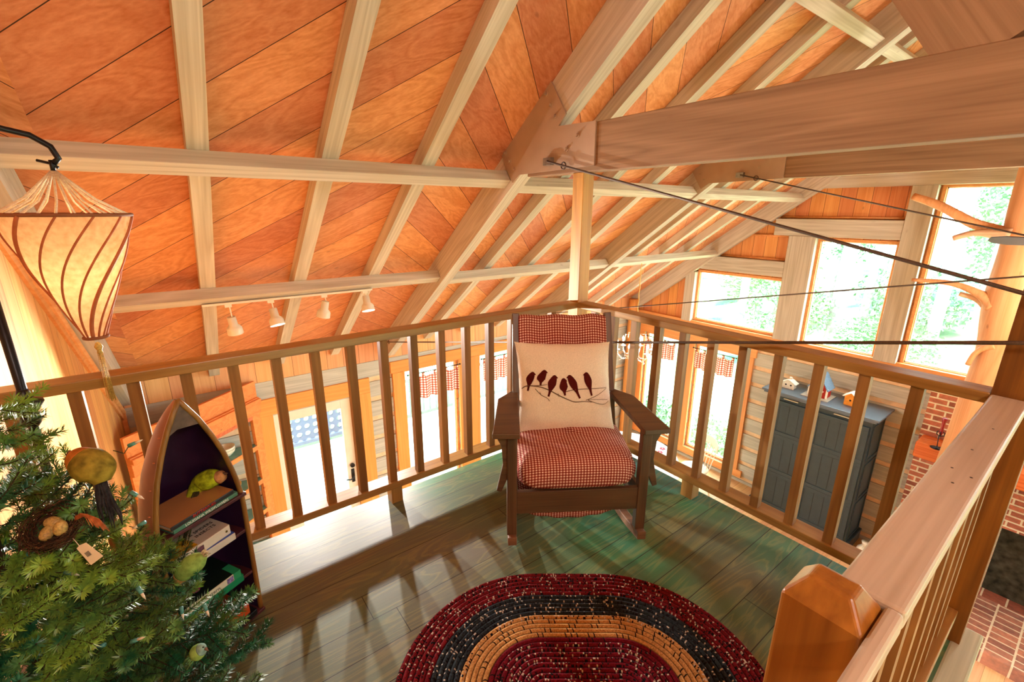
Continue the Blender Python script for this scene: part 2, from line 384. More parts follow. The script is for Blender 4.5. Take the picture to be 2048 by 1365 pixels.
# roof planes (boards) with thickness
m = MB()
for side in (1, -1):
    ye, yr = (YW+0.5, YR) if side == 1 else (2*YR-YW-0.5, YR)
    a = [Vector((x, y, zroof(y, KS))) for x, y in ((XL-0.1, ye), (XG+0.35, ye), (XG+0.35, yr), (XL-0.1, yr))]
    b = [p+Vector((0, 0, 0.06)) for p in a]
    m.hexa(a+b if side == 1 else (a[::-1]+b[::-1]))
struct(m.build('ceiling', MT['sheath']))
# ---- loft floor with its thickness and rim
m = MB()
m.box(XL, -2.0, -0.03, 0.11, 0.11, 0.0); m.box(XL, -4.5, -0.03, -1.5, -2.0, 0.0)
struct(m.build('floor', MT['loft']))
m = MB()
m.box(XL, 0.06, -0.26, 0.06, 0.10, -0.03); m.box(0.06, -1.99, -0.26, 0.10, 0.10, -0.03)
m.box(XL, -2.0, -0.24, 0.06, 0.06, -0.032)
struct(m.build('trim_1', MT['gutter'], bevel=0.004))
m = MB(); m.box(-1.5, -2.03, -0.10, 0.125, -1.957, 0.004); struct(m.build('trim_2', wood('pale green washed rim', 'cfd0b4', 'a8ab90', 0.7, 0.2), bevel=0.008))

# ---- left gable wall (boards), x = XL
m = MB()
pts = [(YW+0.05, FLOOR), (2*YR-YW, FLOOR), (2*YR-YW, zroof(YW, KS)), (YR, zroof(YR, KS)), (YW+0.05, zroof(YW, KS))]
m.prism([(XL-0.1, y, z) for y, z in pts], (0.1, 0, 0))
struct(m.build('wall_left', MT['gableboard']))
m = MB()   # half round molding against the wall, under the end chord
for a, b in ((YW, YR), (2*YR-YW, YR)):
    m.tube([rp(XL+0.012, a, 2.15), rp(XL+0.012, b, 2.15)], 0.028, 10)
    m.prism([rp(XL, a, 2.12), rp(XL, b, 2.12), rp(XL, b, 2.06), rp(XL, a, 2.06)], (0.016, 0, 0))
struct(m.build('trim_3', wood('half round pine molding', 'f4b070', 'dc8a44', 0.5, 0.4, swap='y'), smooth=False))
m = MB(); m.box(XL, YW-0.035, FLOOR, XL+0.035, YW, -0.35); struct(m.build('trim_4', MT['trimpine']))

# ---- rectangular wall pieces with holes
def strips(lo, hi, holes, z0, z1):
    """horizontal coordinate intervals of the wall band z0..z1 that are solid"""
    out = [(lo, hi)]
    for a, b, c, d in holes:
        if c < z1-1e-6 and d > z0+1e-6:
            nx = []
            for p, q in out:
                if a > p: nx.append((p, min(q, a)))
                if b < q: nx.append((max(p, b), q))
            out = [t for t in nx if t[1]-t[0] > 1e-4]
    return out
def bands(z0, z1, holes):
    zs = sorted({z0, z1} | {z for h in holes for z in h[2:] if z0 < z < z1}); return list(zip(zs, zs[1:]))
def logs(m, axis, face, lo, hi, z0, z1, holes, pitch=0.275, lh=0.205, out=1):
    """hewn logs with recessed chinking. axis 'x' or 'y' = running direction; face = coordinate of the log face; out = wall depth direction"""
    def bx(a, b, c, d, f0, f1, mi):
        f0, f1 = min(f0, f1), max(f0, f1)
        if axis == 'x': m.box(a, f0, c, b, f1, d, mi)
        else: m.box(f0, a, c, f1, b, d, mi)
    for c, d in bands(z0, z1, holes):
        for a, b in strips(lo, hi, holes, c, d): bx(a, b, c, d, face+out*0.025, face+out*0.2, 1)
    z = z1
    while z > z0+0.02:
        t, b_ = z, max(z-lh, z0)
        for c, d in bands(b_, t, holes):
            for a, b in strips(lo, hi, holes, c, d): bx(a, b, c, d, face, face+out*0.03, 0)
        z -= pitch
LOGM = [wood('grey hewn log wall', 'cfcabc', 'a29c8c', 0.8, 0.15, knots=0.3, swap='y'), MT['chink']]
LOGX = [wood('grey hewn log wall along the eave', 'd2ccc0', 'a8a294', 0.8, 0.15, knots=0.3, swap='x'), MT['chink']]
# eave wall y = YW : logs below -0.345, boards above
eh = [(-1.37, -0.49, FLOOR, -0.765), (0.232, 1.08, -2.6, -0.555), (1.43, 2.28, -2.6, -0.555), (2.62, 3.4, -2.6, -0.555)]
m = MB(); logs(m, 'x', YW, XL, XG+0.1, FLOOR, -0.345, eh); struct(m.build('wall_back', LOGX))
m = MB(); m.box(XL, YW+0.01, -0.345, XG+0.1, YW+0.1, 0.02); struct(m.build('wall_back_upper', MT['eaveboard'])).name = 'wall_eave'
# far gable wall x = XG : logs below the sill, timber and panels above
gh = [(1.30, 2.06, -2.62, -0.67), (2.37, 3.10, -2.62, -0.67), (-5.9, -4.6, -2.4, -0.7), (-7.6, -6.3, -2.4, -0.7)]
m = MB(); logs(m, 'y', XG, 2*YR-YW, YW+0.05, FLOOR, -0.31, gh); struct(m.build('wall_right', LOGM))
# opposite eave wall and its big windows (out of the picture, where the daylight comes from)
oh = [(-2.2, -0.4, -2.5, -0.45), (0.0, 1.8, -2.5, -0.45), (2.2, 4.2, -2.5, -0.45)]
m = MB(); logs(m, 'x', YE, XL, XG+0.1, FLOOR, -0.05, oh, out=-1); struct(m.build('wall_front', LOGX))
# upper gable: recessed boards
G = []
for h in ((0.84, 2.19, -0.28, 0.575), (-0.39, 0.50, -0.31, 1.165), (-1.95, -0.64, -0.31, 1.81)):
    G.append(h); G.append((2*YR-h[1], 2*YR-h[0], h[2], h[3]))
m = MB()
ys = sorted({YW+0.05, 2*YR-YW, YR} | {v for h in G for v in h[:2]})
for a, b in zip(ys, ys[1:]):
    cuts = sorted((h[2], h[3]) for h in G if h[0] <= a+1e-6 and h[1] >= b-1e-6)
    z = -0.31
    for c, d in cuts + [(None, None)]:
        if c is None:
            m.hexa([(XG+0.05, a, z), (XG+0.1, a, z), (XG+0.1, b, z), (XG+0.05, b, z),
                    (XG+0.05, a, zroof(a, KS)), (XG+0.1, a, zroof(a, KS)), (XG+0.1, b, zroof(b, KS)), (XG+0.05, b, zroof(b, KS))])
        else:
            if c > z+1e-4: m.box(XG+0.05, a, z, XG+0.1, b, c)
            z = d
struct(m.build('wall_gable', MT['panelboard']))
# timber frame of the gable: posts, beams, sill
def gbeam(y0, y1, z0, z1, d0=0.0, d1=0.10, mat=None, name='trim_5', bevel=0.006):
    p0, p1 = (XG-0.05+(d0+d1)/2, y0, (z0+z1)/2), (XG-0.05+(d0+d1)/2, y1, (z0+z1)/2)
    return struct(timber(name, p0, p1, d1-d0, z1-z0, mat or MT['chord'], bevel=bevel))
def gpost(y0, y1, z0, z1, mat=None, name='trim_6', d1=0.12):
    return struct(timber(name, (XG-0.06+d1/2, (y0+y1)/2, z0), (XG-0.06+d1/2, (y0+y1)/2, z1), y1-y0, d1, mat or MT['chord'], up=(-1, 0, 0), bevel=0.006))
for f in (lambda y: y, lambda y: 2*YR-y):
    def P(a, b): return (min(f(a), f(b)), max(f(a), f(b)))
    gpost(*P(0.50, 0.84), -0.30, 1.185)
    gpost(*P(-0.62, -0.39), -0.30, 1.80)
    gpost(*P(2.19, 2.36), -0.30, zroof(2.36, KC)+0.1)
    gbeam(*P(0.84, 2.15), 0.603, 0.82); gbeam(*P(-0.39, 1.05), 1.185, 1.412)
gpost(YR-0.12, YR+0.12, -0.30, 3.9)
gbeam(2*YR-0.72, 0.72, 1.80, 2.06, -0.02, 0.10)
# orange sill band under the upper windows and moldings of the panels
m = MB(); m.box(XG-0.03, 2*YR-3.4, -0.355, XG+0.06, 3.40, -0.285)
struct(m.build('trim_7', wood('orange pine sill', 'eea868', 'd88c4c', 0.5, 0.4, knots=0.4, swap='y'), bevel=0.006))
def molding(pts, name='trim_8', r=0.016):
    m = MB()
    for a, b in zip(pts, pts[1:]): m.tube([a, b], r, 8)
    return struct(m.build(name, MT['trimpine'], smooth=True))
molding([(XG+0.03, 1.0, 1.432), (XG+0.03, -0.37, 1.432), (XG+0.03, -0.37, 1.80)])
molding([(XG+0.03, 1.86, 0.838), (XG+0.03, 0.86, 0.838), (XG+0.03, 0.86, 1.175), (XG+0.03, 1.35, 1.175)])
# windows of the gable: frames with panes
NW = [0]
def window(y0, y1, z0, z1, x=None, axis='y', mat='trimpine', t=0.035, depth=0.12, left_green=False, out=1):
    NW[0] += 1
    x = XG+0.0 if x is None else x
    def bx(m, a, b, c, d, e0, e1, mi=0):
        e0, e1 = sorted((x+out*e0, x+out*e1))
        if axis == 'y': m.box(e0, a, c, e1, b, d, mi)
        else: m.box(a, e0, c, b, e1, d, mi)
    m = MB()
    bx(m, y0, y1, z0, z0+t, 0.03, depth); bx(m, y0, y1, z1-t, z1, 0.03, depth)
    bx(m, y0, y0+t, z0+t, z1-t, 0.03, depth); bx(m, y1-t, y1, z0+t, z1-t, 0.03, depth)
    f = m.build('window_%d' % NW[0], MT[mat]); struct(f)
    m = MB(); bx(m, y0+t, y1-t, z0+t, z1-t, 0.075, 0.081); m.build('pane', MT['glass'], f)
    m = MB(); e = 0.012
    bx(m, y0+t, y1-t, z0+t, z0+t+e, 0.06, 0.095); bx(m, y0+t, y1-t, z1-t-e, z1-t, 0.06, 0.095)
    bx(m, y0+t, y0+t+e, z0+t, z1-t, 0.06, 0.095); bx(m, y1-t-e, y1-t, z0+t, z1-t, 0.06, 0.095)
    m.build('glazing_bead', MT['white'], f)
    return f
for h in G: window(*h)
for h in gh: window(*h)
for h in eh[1:]: window(*h, x=YW, axis='x')
for h in oh: window(*h, x=YE, axis='x', out=-1)
# interior casings of the lower windows and door
def casing_y(y0, y1, z0, z1, name='trim_9'):      # boards on the gable log wall
    m = MB(); m.box(XG-0.035, y0, z0, XG+0.01, y1, z1)
    o = m.build(name, wood('pine window casing', 'eea868', 'd88c4c', 0.5, 0.4, knots=0.4, swap='z' if (z1-z0) > (y1-y0) else 'y'), bevel=0.004); return struct(o)
for a in ((1.06, 1.30, -2.62, -0.67), (2.06, 2.37, -2.62, -0.67), (3.10, 3.26, -2.62, -0.67), (1.03, 3.28, -0.67, -0.52), (0.98, 3.3, -2.74, -2.62)): casing_y(*a)
def casing_x(x0, x1, z0, z1, name='trim_10'):
    m = MB(); m.box(x0, YW-0.035, z0, x1, YW+0.01, z1)
    o = m.build(name, wood('pine door casing', 'eca050', 'd8883c', 0.5, 0.4, knots=0.4, swap='z' if (z1-z0) > (x1-x0) else 'x'), bevel=0.004); return struct(o)
for a in ((-1.47-0.13, -1.37, FLOOR, -0.74), (-0.49, -0.24, FLOOR, -0.74), (-1.6, -0.24, -0.74, -0.545),
          (0.072, 0.232, -2.7, -0.556), (1.08, 1.43, -2.7, -0.555), (2.28, 2.62, -2.7, -0.555), (0.05, 3.4, -0.555, -0.40)): casing_x(*a)
# door
d = struct(MB().build('door_1', MT['cream']))
m = MB(); X0, X1, Z1 = -1.37, -0.49, -0.765
m.box(X0, YW+0.02, FLOOR, X0+0.17, YW+0.065, Z1); m.box(X1-0.12, YW+0.02, FLOOR, X1, YW+0.065, Z1)
m.box(X0+0.17, YW+0.02, Z1-0.12, X1-0.12, YW+0.065, Z1); m.box(X0+0.17, YW+0.02, FLOOR, X1-0.12, YW+0.065, FLOOR+0.25)
bpy.data.objects.remove(d); d = struct(m.build('door_1', MT['cream'], bevel=0.003))
m = MB(); m.box(X0+0.17, YW+0.035, FLOOR+0.25, X1-0.12, YW+0.042, Z1-0.12); m.build('pane', MT['glass'], d)
m = MB(); hz = -1.86
m.box(X1-0.075, YW+0.008, hz-0.09, X1-0.035, YW+0.02, hz+0.1)
m.tube([(X1-0.055, YW+0.0, hz), (X1-0.055, YW-0.04, hz), (X1-0.11, YW-0.05, hz-0.01), (X1-0.16, YW-0.045, hz+0.005)], 0.009, 8)
m.cyl((X1-0.055, YW+0.012, hz+0.16), (X1-0.055, YW-0.015, hz+0.16), 0.028)
m.build('door_handle', MT['iron'], d, smooth=False)
# corner log post
m = MB(); rr = []
pts = [(XG-0.17+0.01*math.sin(z*3), 3.30+0.01*math.cos(z*2.1), FLOOR+z) for z in [i*0.25 for i in range(12)]]
m.tube(pts, [0.085+0.006*math.sin(i*1.7) for i in range(12)], 14)
struct(m.build('trim_11', wood('peeled corner log', 'f0a860', 'd68840', 0.5, 0.4, knots=0.7, swap='z'), smooth=True))

# ================================================================== roof timbers
def ordinal(n): return ['first', 'second', 'third', 'fourth', 'fifth', 'sixth', 'seventh', 'eighth', 'ninth'][n-1]
RW = 0.092
raf = [(-1.892, 'nearest the left wall'), (-1.272, 'second from the left wall'), (-0.667, 'just left of the near roof truss'),
       (0.555, 'first beyond the near truss'), (1.134, 'second beyond the near truss'), (1.722, 'third beyond the near truss'),
       (2.95, 'first beyond the far truss'), (3.55, 'second beyond the far truss'), (4.15, 'third beyond the far truss')]
nup = Vector((0, SI, CO))
for x, w in raf:
    c = RW/2
    p0 = rp(x+c, 3.40, KR) + nup*0.0505; p1 = rp(x+c, YR+0.05, KR) + nup*0.0505
    o = timber('rafter', p0, p1, RW, 0.101, MT['rafter'], up=nup)
    tag(o, 'whitewashed rafter on the cedar ceiling, ' + w, 'rafter', 'rafters under the cedar ceiling')
def purlin(x0, x1, y_mid, k, label, hgt=0.087):
    """y_mid = y of the lower uphill arris"""
    dn = Vector((0, CO, -SI))
    c = Vector((x0, y_mid, k - M_*y_mid)) + dn*(0.092/2) + nup*(hgt/2)
    o = timber('purlin', c, c+Vector((x1-x0, 0, 0)), hgt, hgt, MT['rafter'], up=nup, bevel=0.003)
    return tag(o, label, 'purlin', 'purlins between the roof trusses')
purlin(-2.54, -0.002, 0.717, KP, 'upper whitewashed purlin crossing the cedar boards from the left wall to the near truss')
purlin(-2.54, -0.002, 1.825, KP, 'lower whitewashed purlin that carries the white track lights')
purlin(0.102, 2.368, 0.717, KP-0.03, 'upper purlin behind the corner post, between near and far truss')
purlin(0.102, 2.368, 1.825, KP-0.03, 'lower purlin crossing behind the corner post above the loft rail')
purlin(2.472, 4.93, 0.717, KP-0.03, 'upper purlin between the far truss and the window gable')
purlin(2.472, 4.93, 1.825, KP-0.03, 'lower purlin from which the chandelier chain hangs')
purlin(0.102, 2.368, -0.64, KP, 'ridge side purlin over the big tie beam, upper right of the ceiling')
purlin(2.472, 4.93, -0.64, KP, 'ridge side purlin beyond the far truss')
purlin(-2.54, -0.002, -0.64, KP, 'ridge side purlin above the loft seat')

def truss(x0, label, zb0=1.723, zb1=1.985, full=True, wt=0.10):
    t = thing('roof_truss', label, 'truss', (x0+wt/2, YR, zb0))
    xm = x0+wt/2; th = (KS-KC-0.003)*CO
    for s in (1, -1):
        f = (lambda y: y) if s == 1 else (lambda y: 2*YR-y)
        n = Vector((0, s*SI, CO))
        a = Vector((xm, f(3.36), KC - M_*3.36)) + n*th/2; b = Vector((xm, f(YR), KC - M_*YR)) + n*th/2
        timber('chord', a, b, wt, th, MT['chord'], t, up=n)
    if full:
        yb = (KC-zb0)/M_ + 0.05
        timber('tie_beam', (xm, yb-0.15, (zb0+zb1)/2), (xm, 2*YR-yb+0.15, (zb0+zb1)/2), wt, zb1-zb0, MT['beam'] , t, bevel=0.004)
        for s in (1, -1):
            f = (lambda y: y) if s == 1 else (lambda y: 2*YR-y)
            d = Vector((0, s*0.158, 0.23)).normalized()
            base = Vector((xm, f(-1.69), zb1)); top = base + d*1.28
            timber('strut', base, top, 0.095, 0.30, MT['beam'], t, up=(0, s, 0.3))
    return t

T1 = truss(0.0, 'nearest roof truss, over the corner post, with bolted steel plates and wide tie beam')
T2 = truss(2.37, 'second roof truss, beyond the nearest one, with steel plates and tie beam', 1.785, 2.04)
truss(4.90, 'whitewashed rafter pair closing the window gable', full=False, wt=0.08)
truss(-2.625, 'whitewashed rafter pair against the left board wall', full=False, wt=0.085)
P1 = [(0.309, 2.271), (0.16, 2.059), (0.222, 1.999), (0.604, 1.74), (0.687, 1.691), (0.82, 1.888)]
P2 = [(0.222, 1.999), (-0.086, 1.987), (-0.089, 1.752), (0.604, 1.74)]
BO = [(0.341, 2.196), (0.297, 2.126), (0.251, 2.057), (0.051, 1.927), (0.766, 1.893), (0.714, 1.836), (0.662, 1.78), (0.14, 1.859)]
for t, x, dz, f in ((T1, 0.0, 0, lambda y: y), (T1, 0.0, 0, lambda y: 2*YR-y), (T2, 2.37, 0.03, lambda y: y), (T2, 2.37, 0.03, lambda y: 2*YR-y)):
    for P in (P1, P2):
        m = MB(); m.prism([(x-0.012, f(y), z+dz) for y, z in P], (0.011, 0, 0)); m.build('gusset_plate', MT['plate'], t)
    for y, z in BO:
        m = MB(); m.cyl((x-0.016, f(y), z+dz), (x-0.011, f(y), z+dz), 0.016, n=14); m.cyl((x-0.030, f(y), z+dz), (x-0.012, f(y), z+dz), 0.009, n=6)
        m.build('bolt', MT['plate'], t)
    m = MB(); yb, zb = 0.29, 1.80
    m.box(x-0.042, f(yb)-0.035, zb+dz-0.022, x-0.012, f(yb)+0.035, zb+dz+0.022)
    m.build('cable_bracket', MT['steel'], t)
# tie cables, crossing in each truss plane
def cable(x, y0, z0, y1, z1, label, r=0.006):
    m = MB(); m.tube([(x, y0, z0), (x, y0-0.14*(1 if y0 > y1 else -1), z0+(z1-z0)*0.14/abs(y1-y0))], 0.004, 6)
    o = MB(); pts = [(x, y0+(y1-y0)*k/6, z0+(z1-z0)*k/6) for k in range(7)]
    o.tube(pts, r, 8)
    dy = (y1-y0)/abs(y1-y0); e = 0.15
    c = Vector((x, y0+dy*e, z0+(z1-z0)*e/abs(y1-y0)))
    ring = [c+Vector((0, 0.02*math.cos(a), 0.02*math.sin(a))) for a in [i*math.pi/6 for i in range(13)]]
    o.tube(ring, 0.0045, 6, cap=False)
    return tag(o.build('tie_cable', MT['cable'], smooth=True), label, 'cable', 'steel tie cables of the trusses')
for x, dz, wa, wb in ((-0.045, 0, 'near truss', 0), (2.325, 0.03, 'far truss', 0)):
    y0, z0, y1 = 0.28, 1.80+dz, 2*YR-3.25; z1 = z0-0.2456*(y0-y1)
    rr = 0.0065 if x < 0 else 0.006
    cable(x, y0, z0, y1, z1, 'steel tie cable running down to the right from the bracket of the ' + wa, rr)
    cable(x-0.016, 3.25, -0.07+dz*1.2, 2*YR-0.28, -0.07+dz*1.2+0.2325*(3.25-(2*YR-0.28)), 'steel tie cable rising to the right from the foot of the ' + wa, rr)
# ================================================================== railings and posts
H, TT, RWD, ZB, TB, SP = 0.94, 0.038, 0.089, 0.133, 0.038, 0.1565
def baluster(parent, x, y, z0=ZB, z1=H-TT, s=0.038):
    return timber('baluster', (x, y, z0), (x, y, z1), s, s, MT['baluster'], parent, up=(0, 1, 0))
rl = thing('railing', 'left wooden loft railing running from the left wall to the corner post', 'railing', (-1.3, 0.045, 0))
timber('top_rail', (XL, RWD/2, H-TT/2), (0.0, RWD/2, H-TT/2), RWD, TT, MT['rail'], rl, bevel=0.004)
timber('bottom_rail', (XL, RWD/2-0.002, ZB-TB/2), (0.0, RWD/2-0.002, ZB-TB/2), RWD, TB, MT['rail'], rl, bevel=0.003)
k = 0
while True:
    xr = -0.8 + 0.156*(5-k)
    if xr < XL+0.05: break
    if xr < -0.03: baluster(rl, xr-0.019, 0.031)
    k += 1
for x in (-1.275, -2.3): timber('leg', (x, 0.045, 0), (x, 0.045, ZB-TB), 0.06, 0.06, MT['rail'], rl, up=(0, 1, 0))
rr = thing('railing', 'right wooden loft railing running from the corner post to the dark end post', 'railing', (0.045, -0.93, 0))
timber('top_rail', (RWD/2, 0.0, H-TT/2), (RWD/2, -1.868, H-TT/2), RWD, TT, MT['rail'], rr, bevel=0.004)
timber('bottom_rail', (RWD/2-0.002, 0.0, ZB-TB/2), (RWD/2-0.002, -1.868, ZB-TB/2), RWD, TB, MT['rail'], rr, bevel=0.003)
for k in range(12):
    yn = -0.457+0.157*2 - 0.1566*k
    if yn > -0.03 or yn < -1.83: continue
    timber('baluster', (0.031, yn+0.019, ZB), (0.031, yn+0.019, H-TT), 0.038, 0.038, MT['baluster'], rr, up=(1, 0, 0))
timber('leg', (0.036, -0.88, 0), (0.036, -0.88, ZB-TB), 0.066, 0.066, MT['rail'], rr, up=(1, 0, 0))
# corner post of the two rails, up to the tie beam
o = timber('corner_post', (0.0445, 0.0445, -0.03), (0.0445, 0.0445, 1.722), 0.089, 0.089, MT['post_yellow'], up=(0, 1, 0), bevel=0.003)
tag(o, 'square yellow pine post at the loft corner rising to the big beam', 'post')
# third railing, seen along its length
r3 = thing('railing', 'near wooden railing at the right, seen along its wide scuffed top from above', 'railing', (-0.64, -1.91, 0))
m = MB(); m.box(0, -0.0865/2, -TT/2, 1.28, 0.0865/2, TT/2); m.box(-0.45, -0.0865/2, -TT/2, -0.0005, -0.0195, TT/2)
o = m.build('top_rail', wood('worn scuffed rail top', 'd4c6b2', 'aa967e', 0.42, 0.45, knots=0.15, bump=0.3, var=0.0), None, bevel=0.008, seg=3)
o.matrix_world = Matrix.Translation((-1.282, -1.9115, H-TT/2)); attach(o, r3); o['label'] = 'pale worn wide rail top with nail holes'
for px_, py_ in ((-0.78, -1.915), (-0.70, -1.90), (-0.72, -1.935), (-0.55, -1.91), (-0.35, -1.92)):
    m = MB(); m.cyl((px_, py_, H-0.001), (px_, py_, H+0.0004), 0.0028, n=8); m.build('nail_hole', MT['iron'], r3)
timber('bottom_rail', (-1.282, -1.912, ZB-TB/2), (0.0, -1.912, ZB-TB/2), 0.085, TB, MT['rail'], r3, bevel=0.003)
for k in range(7):
    timber('baluster', (-0.0225-0.1655*(k+1), -1.916, ZB), (-0.0225-0.1655*(k+1), -1.916, H-TT), 0.038, 0.038, MT['baluster'], r3, up=(0, 1, 0))
# dark end post
o = timber('end_post', (0.05, -1.925, -0.03), (0.05, -1.925, 1.72), 0.114, 0.10, MT['darkpost'], up=(-1, 0, 0), bevel=0.002)
tag(o, 'tall dark stained post where the right and near railings meet', 'post')
# newel with a chamfered top
m = MB(); x0, x1, y0, y1 = -1.372, -1.282, -1.93, -1.822; zb, zt = 0.93, 0.968
a = [(x0, y0), (x1, y0), (x1, y1), (x0, y1)]; b = [(-1.350, -1.904), (-1.308, -1.904), (-1.308, -1.848), (-1.350, -1.848)]
vs = [(x, y, 0.0) for x, y in a] + [(x, y, zb) for x, y in a] + [(x, y, zt) for x, y in b]
m.add(vs, [(0, 3, 2, 1), (8, 9, 10, 11)] + [(i, (i+1) % 4, 4+(i+1) % 4, 4+i) for i in range(4)] + [(4+i, 4+(i+1) % 4, 8+(i+1) % 4, 8+i) for i in range(4)])
o = m.build('newel_post', wood('newel pine upright', 'b5782e', '7c4812', 0.32, 0.55, bump=0.2, swap='z'), bevel=0.006, seg=3)
tag(o, 'thick orange newel post with chamfered top beside the braided rug', 'post')

# ================================================================== braided rug
def rug():
    cx, cy = -0.178, -1.752; cr = Vector((0.768, -0.579, 0)).normalized(); cf = Vector((0.579, 0.768, 0)).normalized()
    a = 0.13; R = 0.492; nc = 26; pitch = R/nc
    m = MB()
    ns, na = 24, 60
    def ring(r):
        P = [(-a+2*a*i/ns, r) for i in range(ns)] + [(a+r*math.sin(math.pi*i/na), r*math.cos(math.pi*i/na)) for i in range(na)]
        P += [(-p, -q) for p, q in P]; return P + [P[0]]
    for i in range(nc):
        Pm = ring(pitch*(i+0.5)); Ls = [0]
        for p, q in zip(Pm, Pm[1:]): Ls.append(Ls[-1]+math.hypot(q[0]-p[0], q[1]-p[1]))
        rows = [(p, pitch*(i+p), 0.006+0.008*math.sin(math.pi*p)**0.7) for p in (0.0, 0.15, 0.35, 0.5, 0.65, 0.85, 0.9999)]
        if i == nc-1: rows.append((0.9999, R, 0.001))
        vs = []; us = []; w = len(Pm)
        for p, r, z in rows:
            for k, (x, y) in enumerate(ring(max(r, 0.0004))):
                vs.append(cr*(cx+x) + cf*(cy+y) + Vector((0, 0, z))); us.append((Ls[k], i+p))
        m.add(vs, [(j*w+k, (j+1)*w+k, (j+1)*w+k+1, j*w+k+1) for j in range(len(rows)-1) for k in range(w-1)], 0, us)
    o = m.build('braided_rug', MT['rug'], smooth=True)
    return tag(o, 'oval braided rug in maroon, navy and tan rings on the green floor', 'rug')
rug()
# ================================================================== rocking chair
CO_ = Vector((-0.745, -0.79, 0.0))
ch = thing('rocking_chair', 'dark oak rocking armchair with red gingham back cover facing the rug', 'chair', CO_, rotz=math.radians(-32.8))
ch['_local'] = 1
def cpart(m, name, mat='oak', bevel=0.003, smooth=False, parent=None): return m.build(name, MT[mat], parent or ch, smooth=smooth, bevel=bevel)
def ctimber(name, p0, p1, w, h, mat='oak', up=(0, 1, 0), bevel=0.003, parent=None):
    o = timber(name, p0, p1, w, h, MT[mat], None, up=up, bevel=bevel); o.parent = parent or ch; return o
RC, RR = 0.28, 1.15
def rz(y): return RR - math.sqrt(RR*RR-(y-RC)**2)
for s in (-1, 1):
    m = MB(); n = 22; ys = [-0.035 + (0.70+0.035)*i/n for i in range(n+1)]
    def xr_(y): return s*(0.298 - 0.05*max(0, y)/0.55)
    vs = []; fs = []
    for y in ys:
        x = xr_(y); z = rz(y); vs += [(x-0.02, y, z), (x+0.02, y, z), (x+0.02, y, z+0.042), (x-0.02, y, z+0.042)]
    for i in range(n):
        for k in range(4): fs.append((4*i+k, 4*i+(k+1) % 4, 4*i+4+(k+1) % 4, 4*i+4+k))
    fs += [(3, 2, 1, 0), (4*n, 4*n+1, 4*n+2, 4*n+3)]
    m.add(vs, fs); cpart(m, 'rocker', 'rocker', 0.004)
    ctimber('leg', (s*0.298, 0.022, rz(0.02)+0.04), (s*0.298, 0.022, 0.575), 0.044, 0.044, bevel=0.004)
    ctimber('leg', (s*0.262, 0.46, rz(0.46)+0.04), (s*0.262, 0.46, 0.575), 0.04, 0.04)
    # arm
    a = [(0.385, -0.028), (0.268, -0.035), (0.236, 0.44), (0.262, 0.455), (0.345, 0.345)]
    m = MB(); m.prism([(s*x, y, 0.576) for x, y in a], (0, 0, 0.025)); cpart(m, 'armrest', 'oak', 0.004)
    m = MB(); m.prism([(s*x, 0.012, z) for x, z in [(0.318, 0.575), (0.372, 0.575), (0.345, 0.52), (0.338, 0.43), (0.366, 0.30), (0.345, 0.292), (0.318, 0.36)]], (0, 0.02, 0))
    cpart(m, 'arm_bracket', 'oak', 0.002)
    ctimber('seat_rail', (s*0.29, 0.04, 0.245), (s*0.262, 0.44, 0.235), 0.022, 0.09, up=(0, 0, 1))
    # back post, leaning
    ctimber('back_post', (s*0.252, 0.32, 0.26), (s*0.243, 0.562, 0.985), 0.036, 0.034, up=(0, 1, 0), bevel=0.004)
ctimber('front_rail', (-0.277, 0.018, 0.236), (0.277, 0.018, 0.236), 0.024, 0.112, up=(0, 0, 1))
ctimber('rear_rail', (-0.25, 0.46, 0.236), (0.25, 0.46, 0.236), 0.022, 0.09, up=(0, 0, 1))
ctimber('back_slat', (-0.235, 0.545, 0.93), (0.235, 0.545, 0.93), 0.018, 0.06, up=(0, 0.3, 1))
ctimber('back_slat', (-0.235, 0.39, 0.47), (0.235, 0.39, 0.47), 0.018, 0.06, up=(0, 0.3, 1))
# gingham cover on the back
def back_line(z): return 0.32 + (0.562-0.32)*(z-0.26)/(0.985-0.26)
m = MB()
def fn(u, v):
    z = 0.44+0.53*v; x = -0.228+0.456*u
    w = 0.004*math.sin(u*23+v*3)+0.004*math.sin(u*11-v*5)
    return (x*(1+0.01*math.sin(v*9)), back_line(z)-0.022-w, z+0.004*math.sin(u*17))
m.grid(fn, 48, 24, 0, lambda u, v: (u*0.47, v*0.56))
m.grid(lambda u, v: (fn(u, 1)[0], fn(u, 1)[1]+0.045*v, fn(u, 1)[2]+0.006*math.sin(math.pi*v)), 48, 4, 0, lambda u, v: (u*0.47, 0.56+v*0.045))
cpart(m, 'backrest_cover', 'gingham', 0, True)
# sagging seat cloth under the frame
m = MB()
def fs_(u, v):
    x = -0.255+0.47*u; zb = 0.176-0.058*max(0, math.sin(math.pi*u))**0.6
    if v < 0.4: return (x, 0.038+0.004*math.sin(u*30), 0.23+(zb-0.23)*v/0.4)
    t_ = (v-0.4)/0.6; return (x, 0.038+0.34*t_, zb+(0.03*math.sin(math.pi*t_*0.5)))
m.grid(fs_, 30, 16, 0, lambda u, v: (u*0.5, v*0.42))
cpart(m, 'seat_cloth', 'gingham', 0, True)
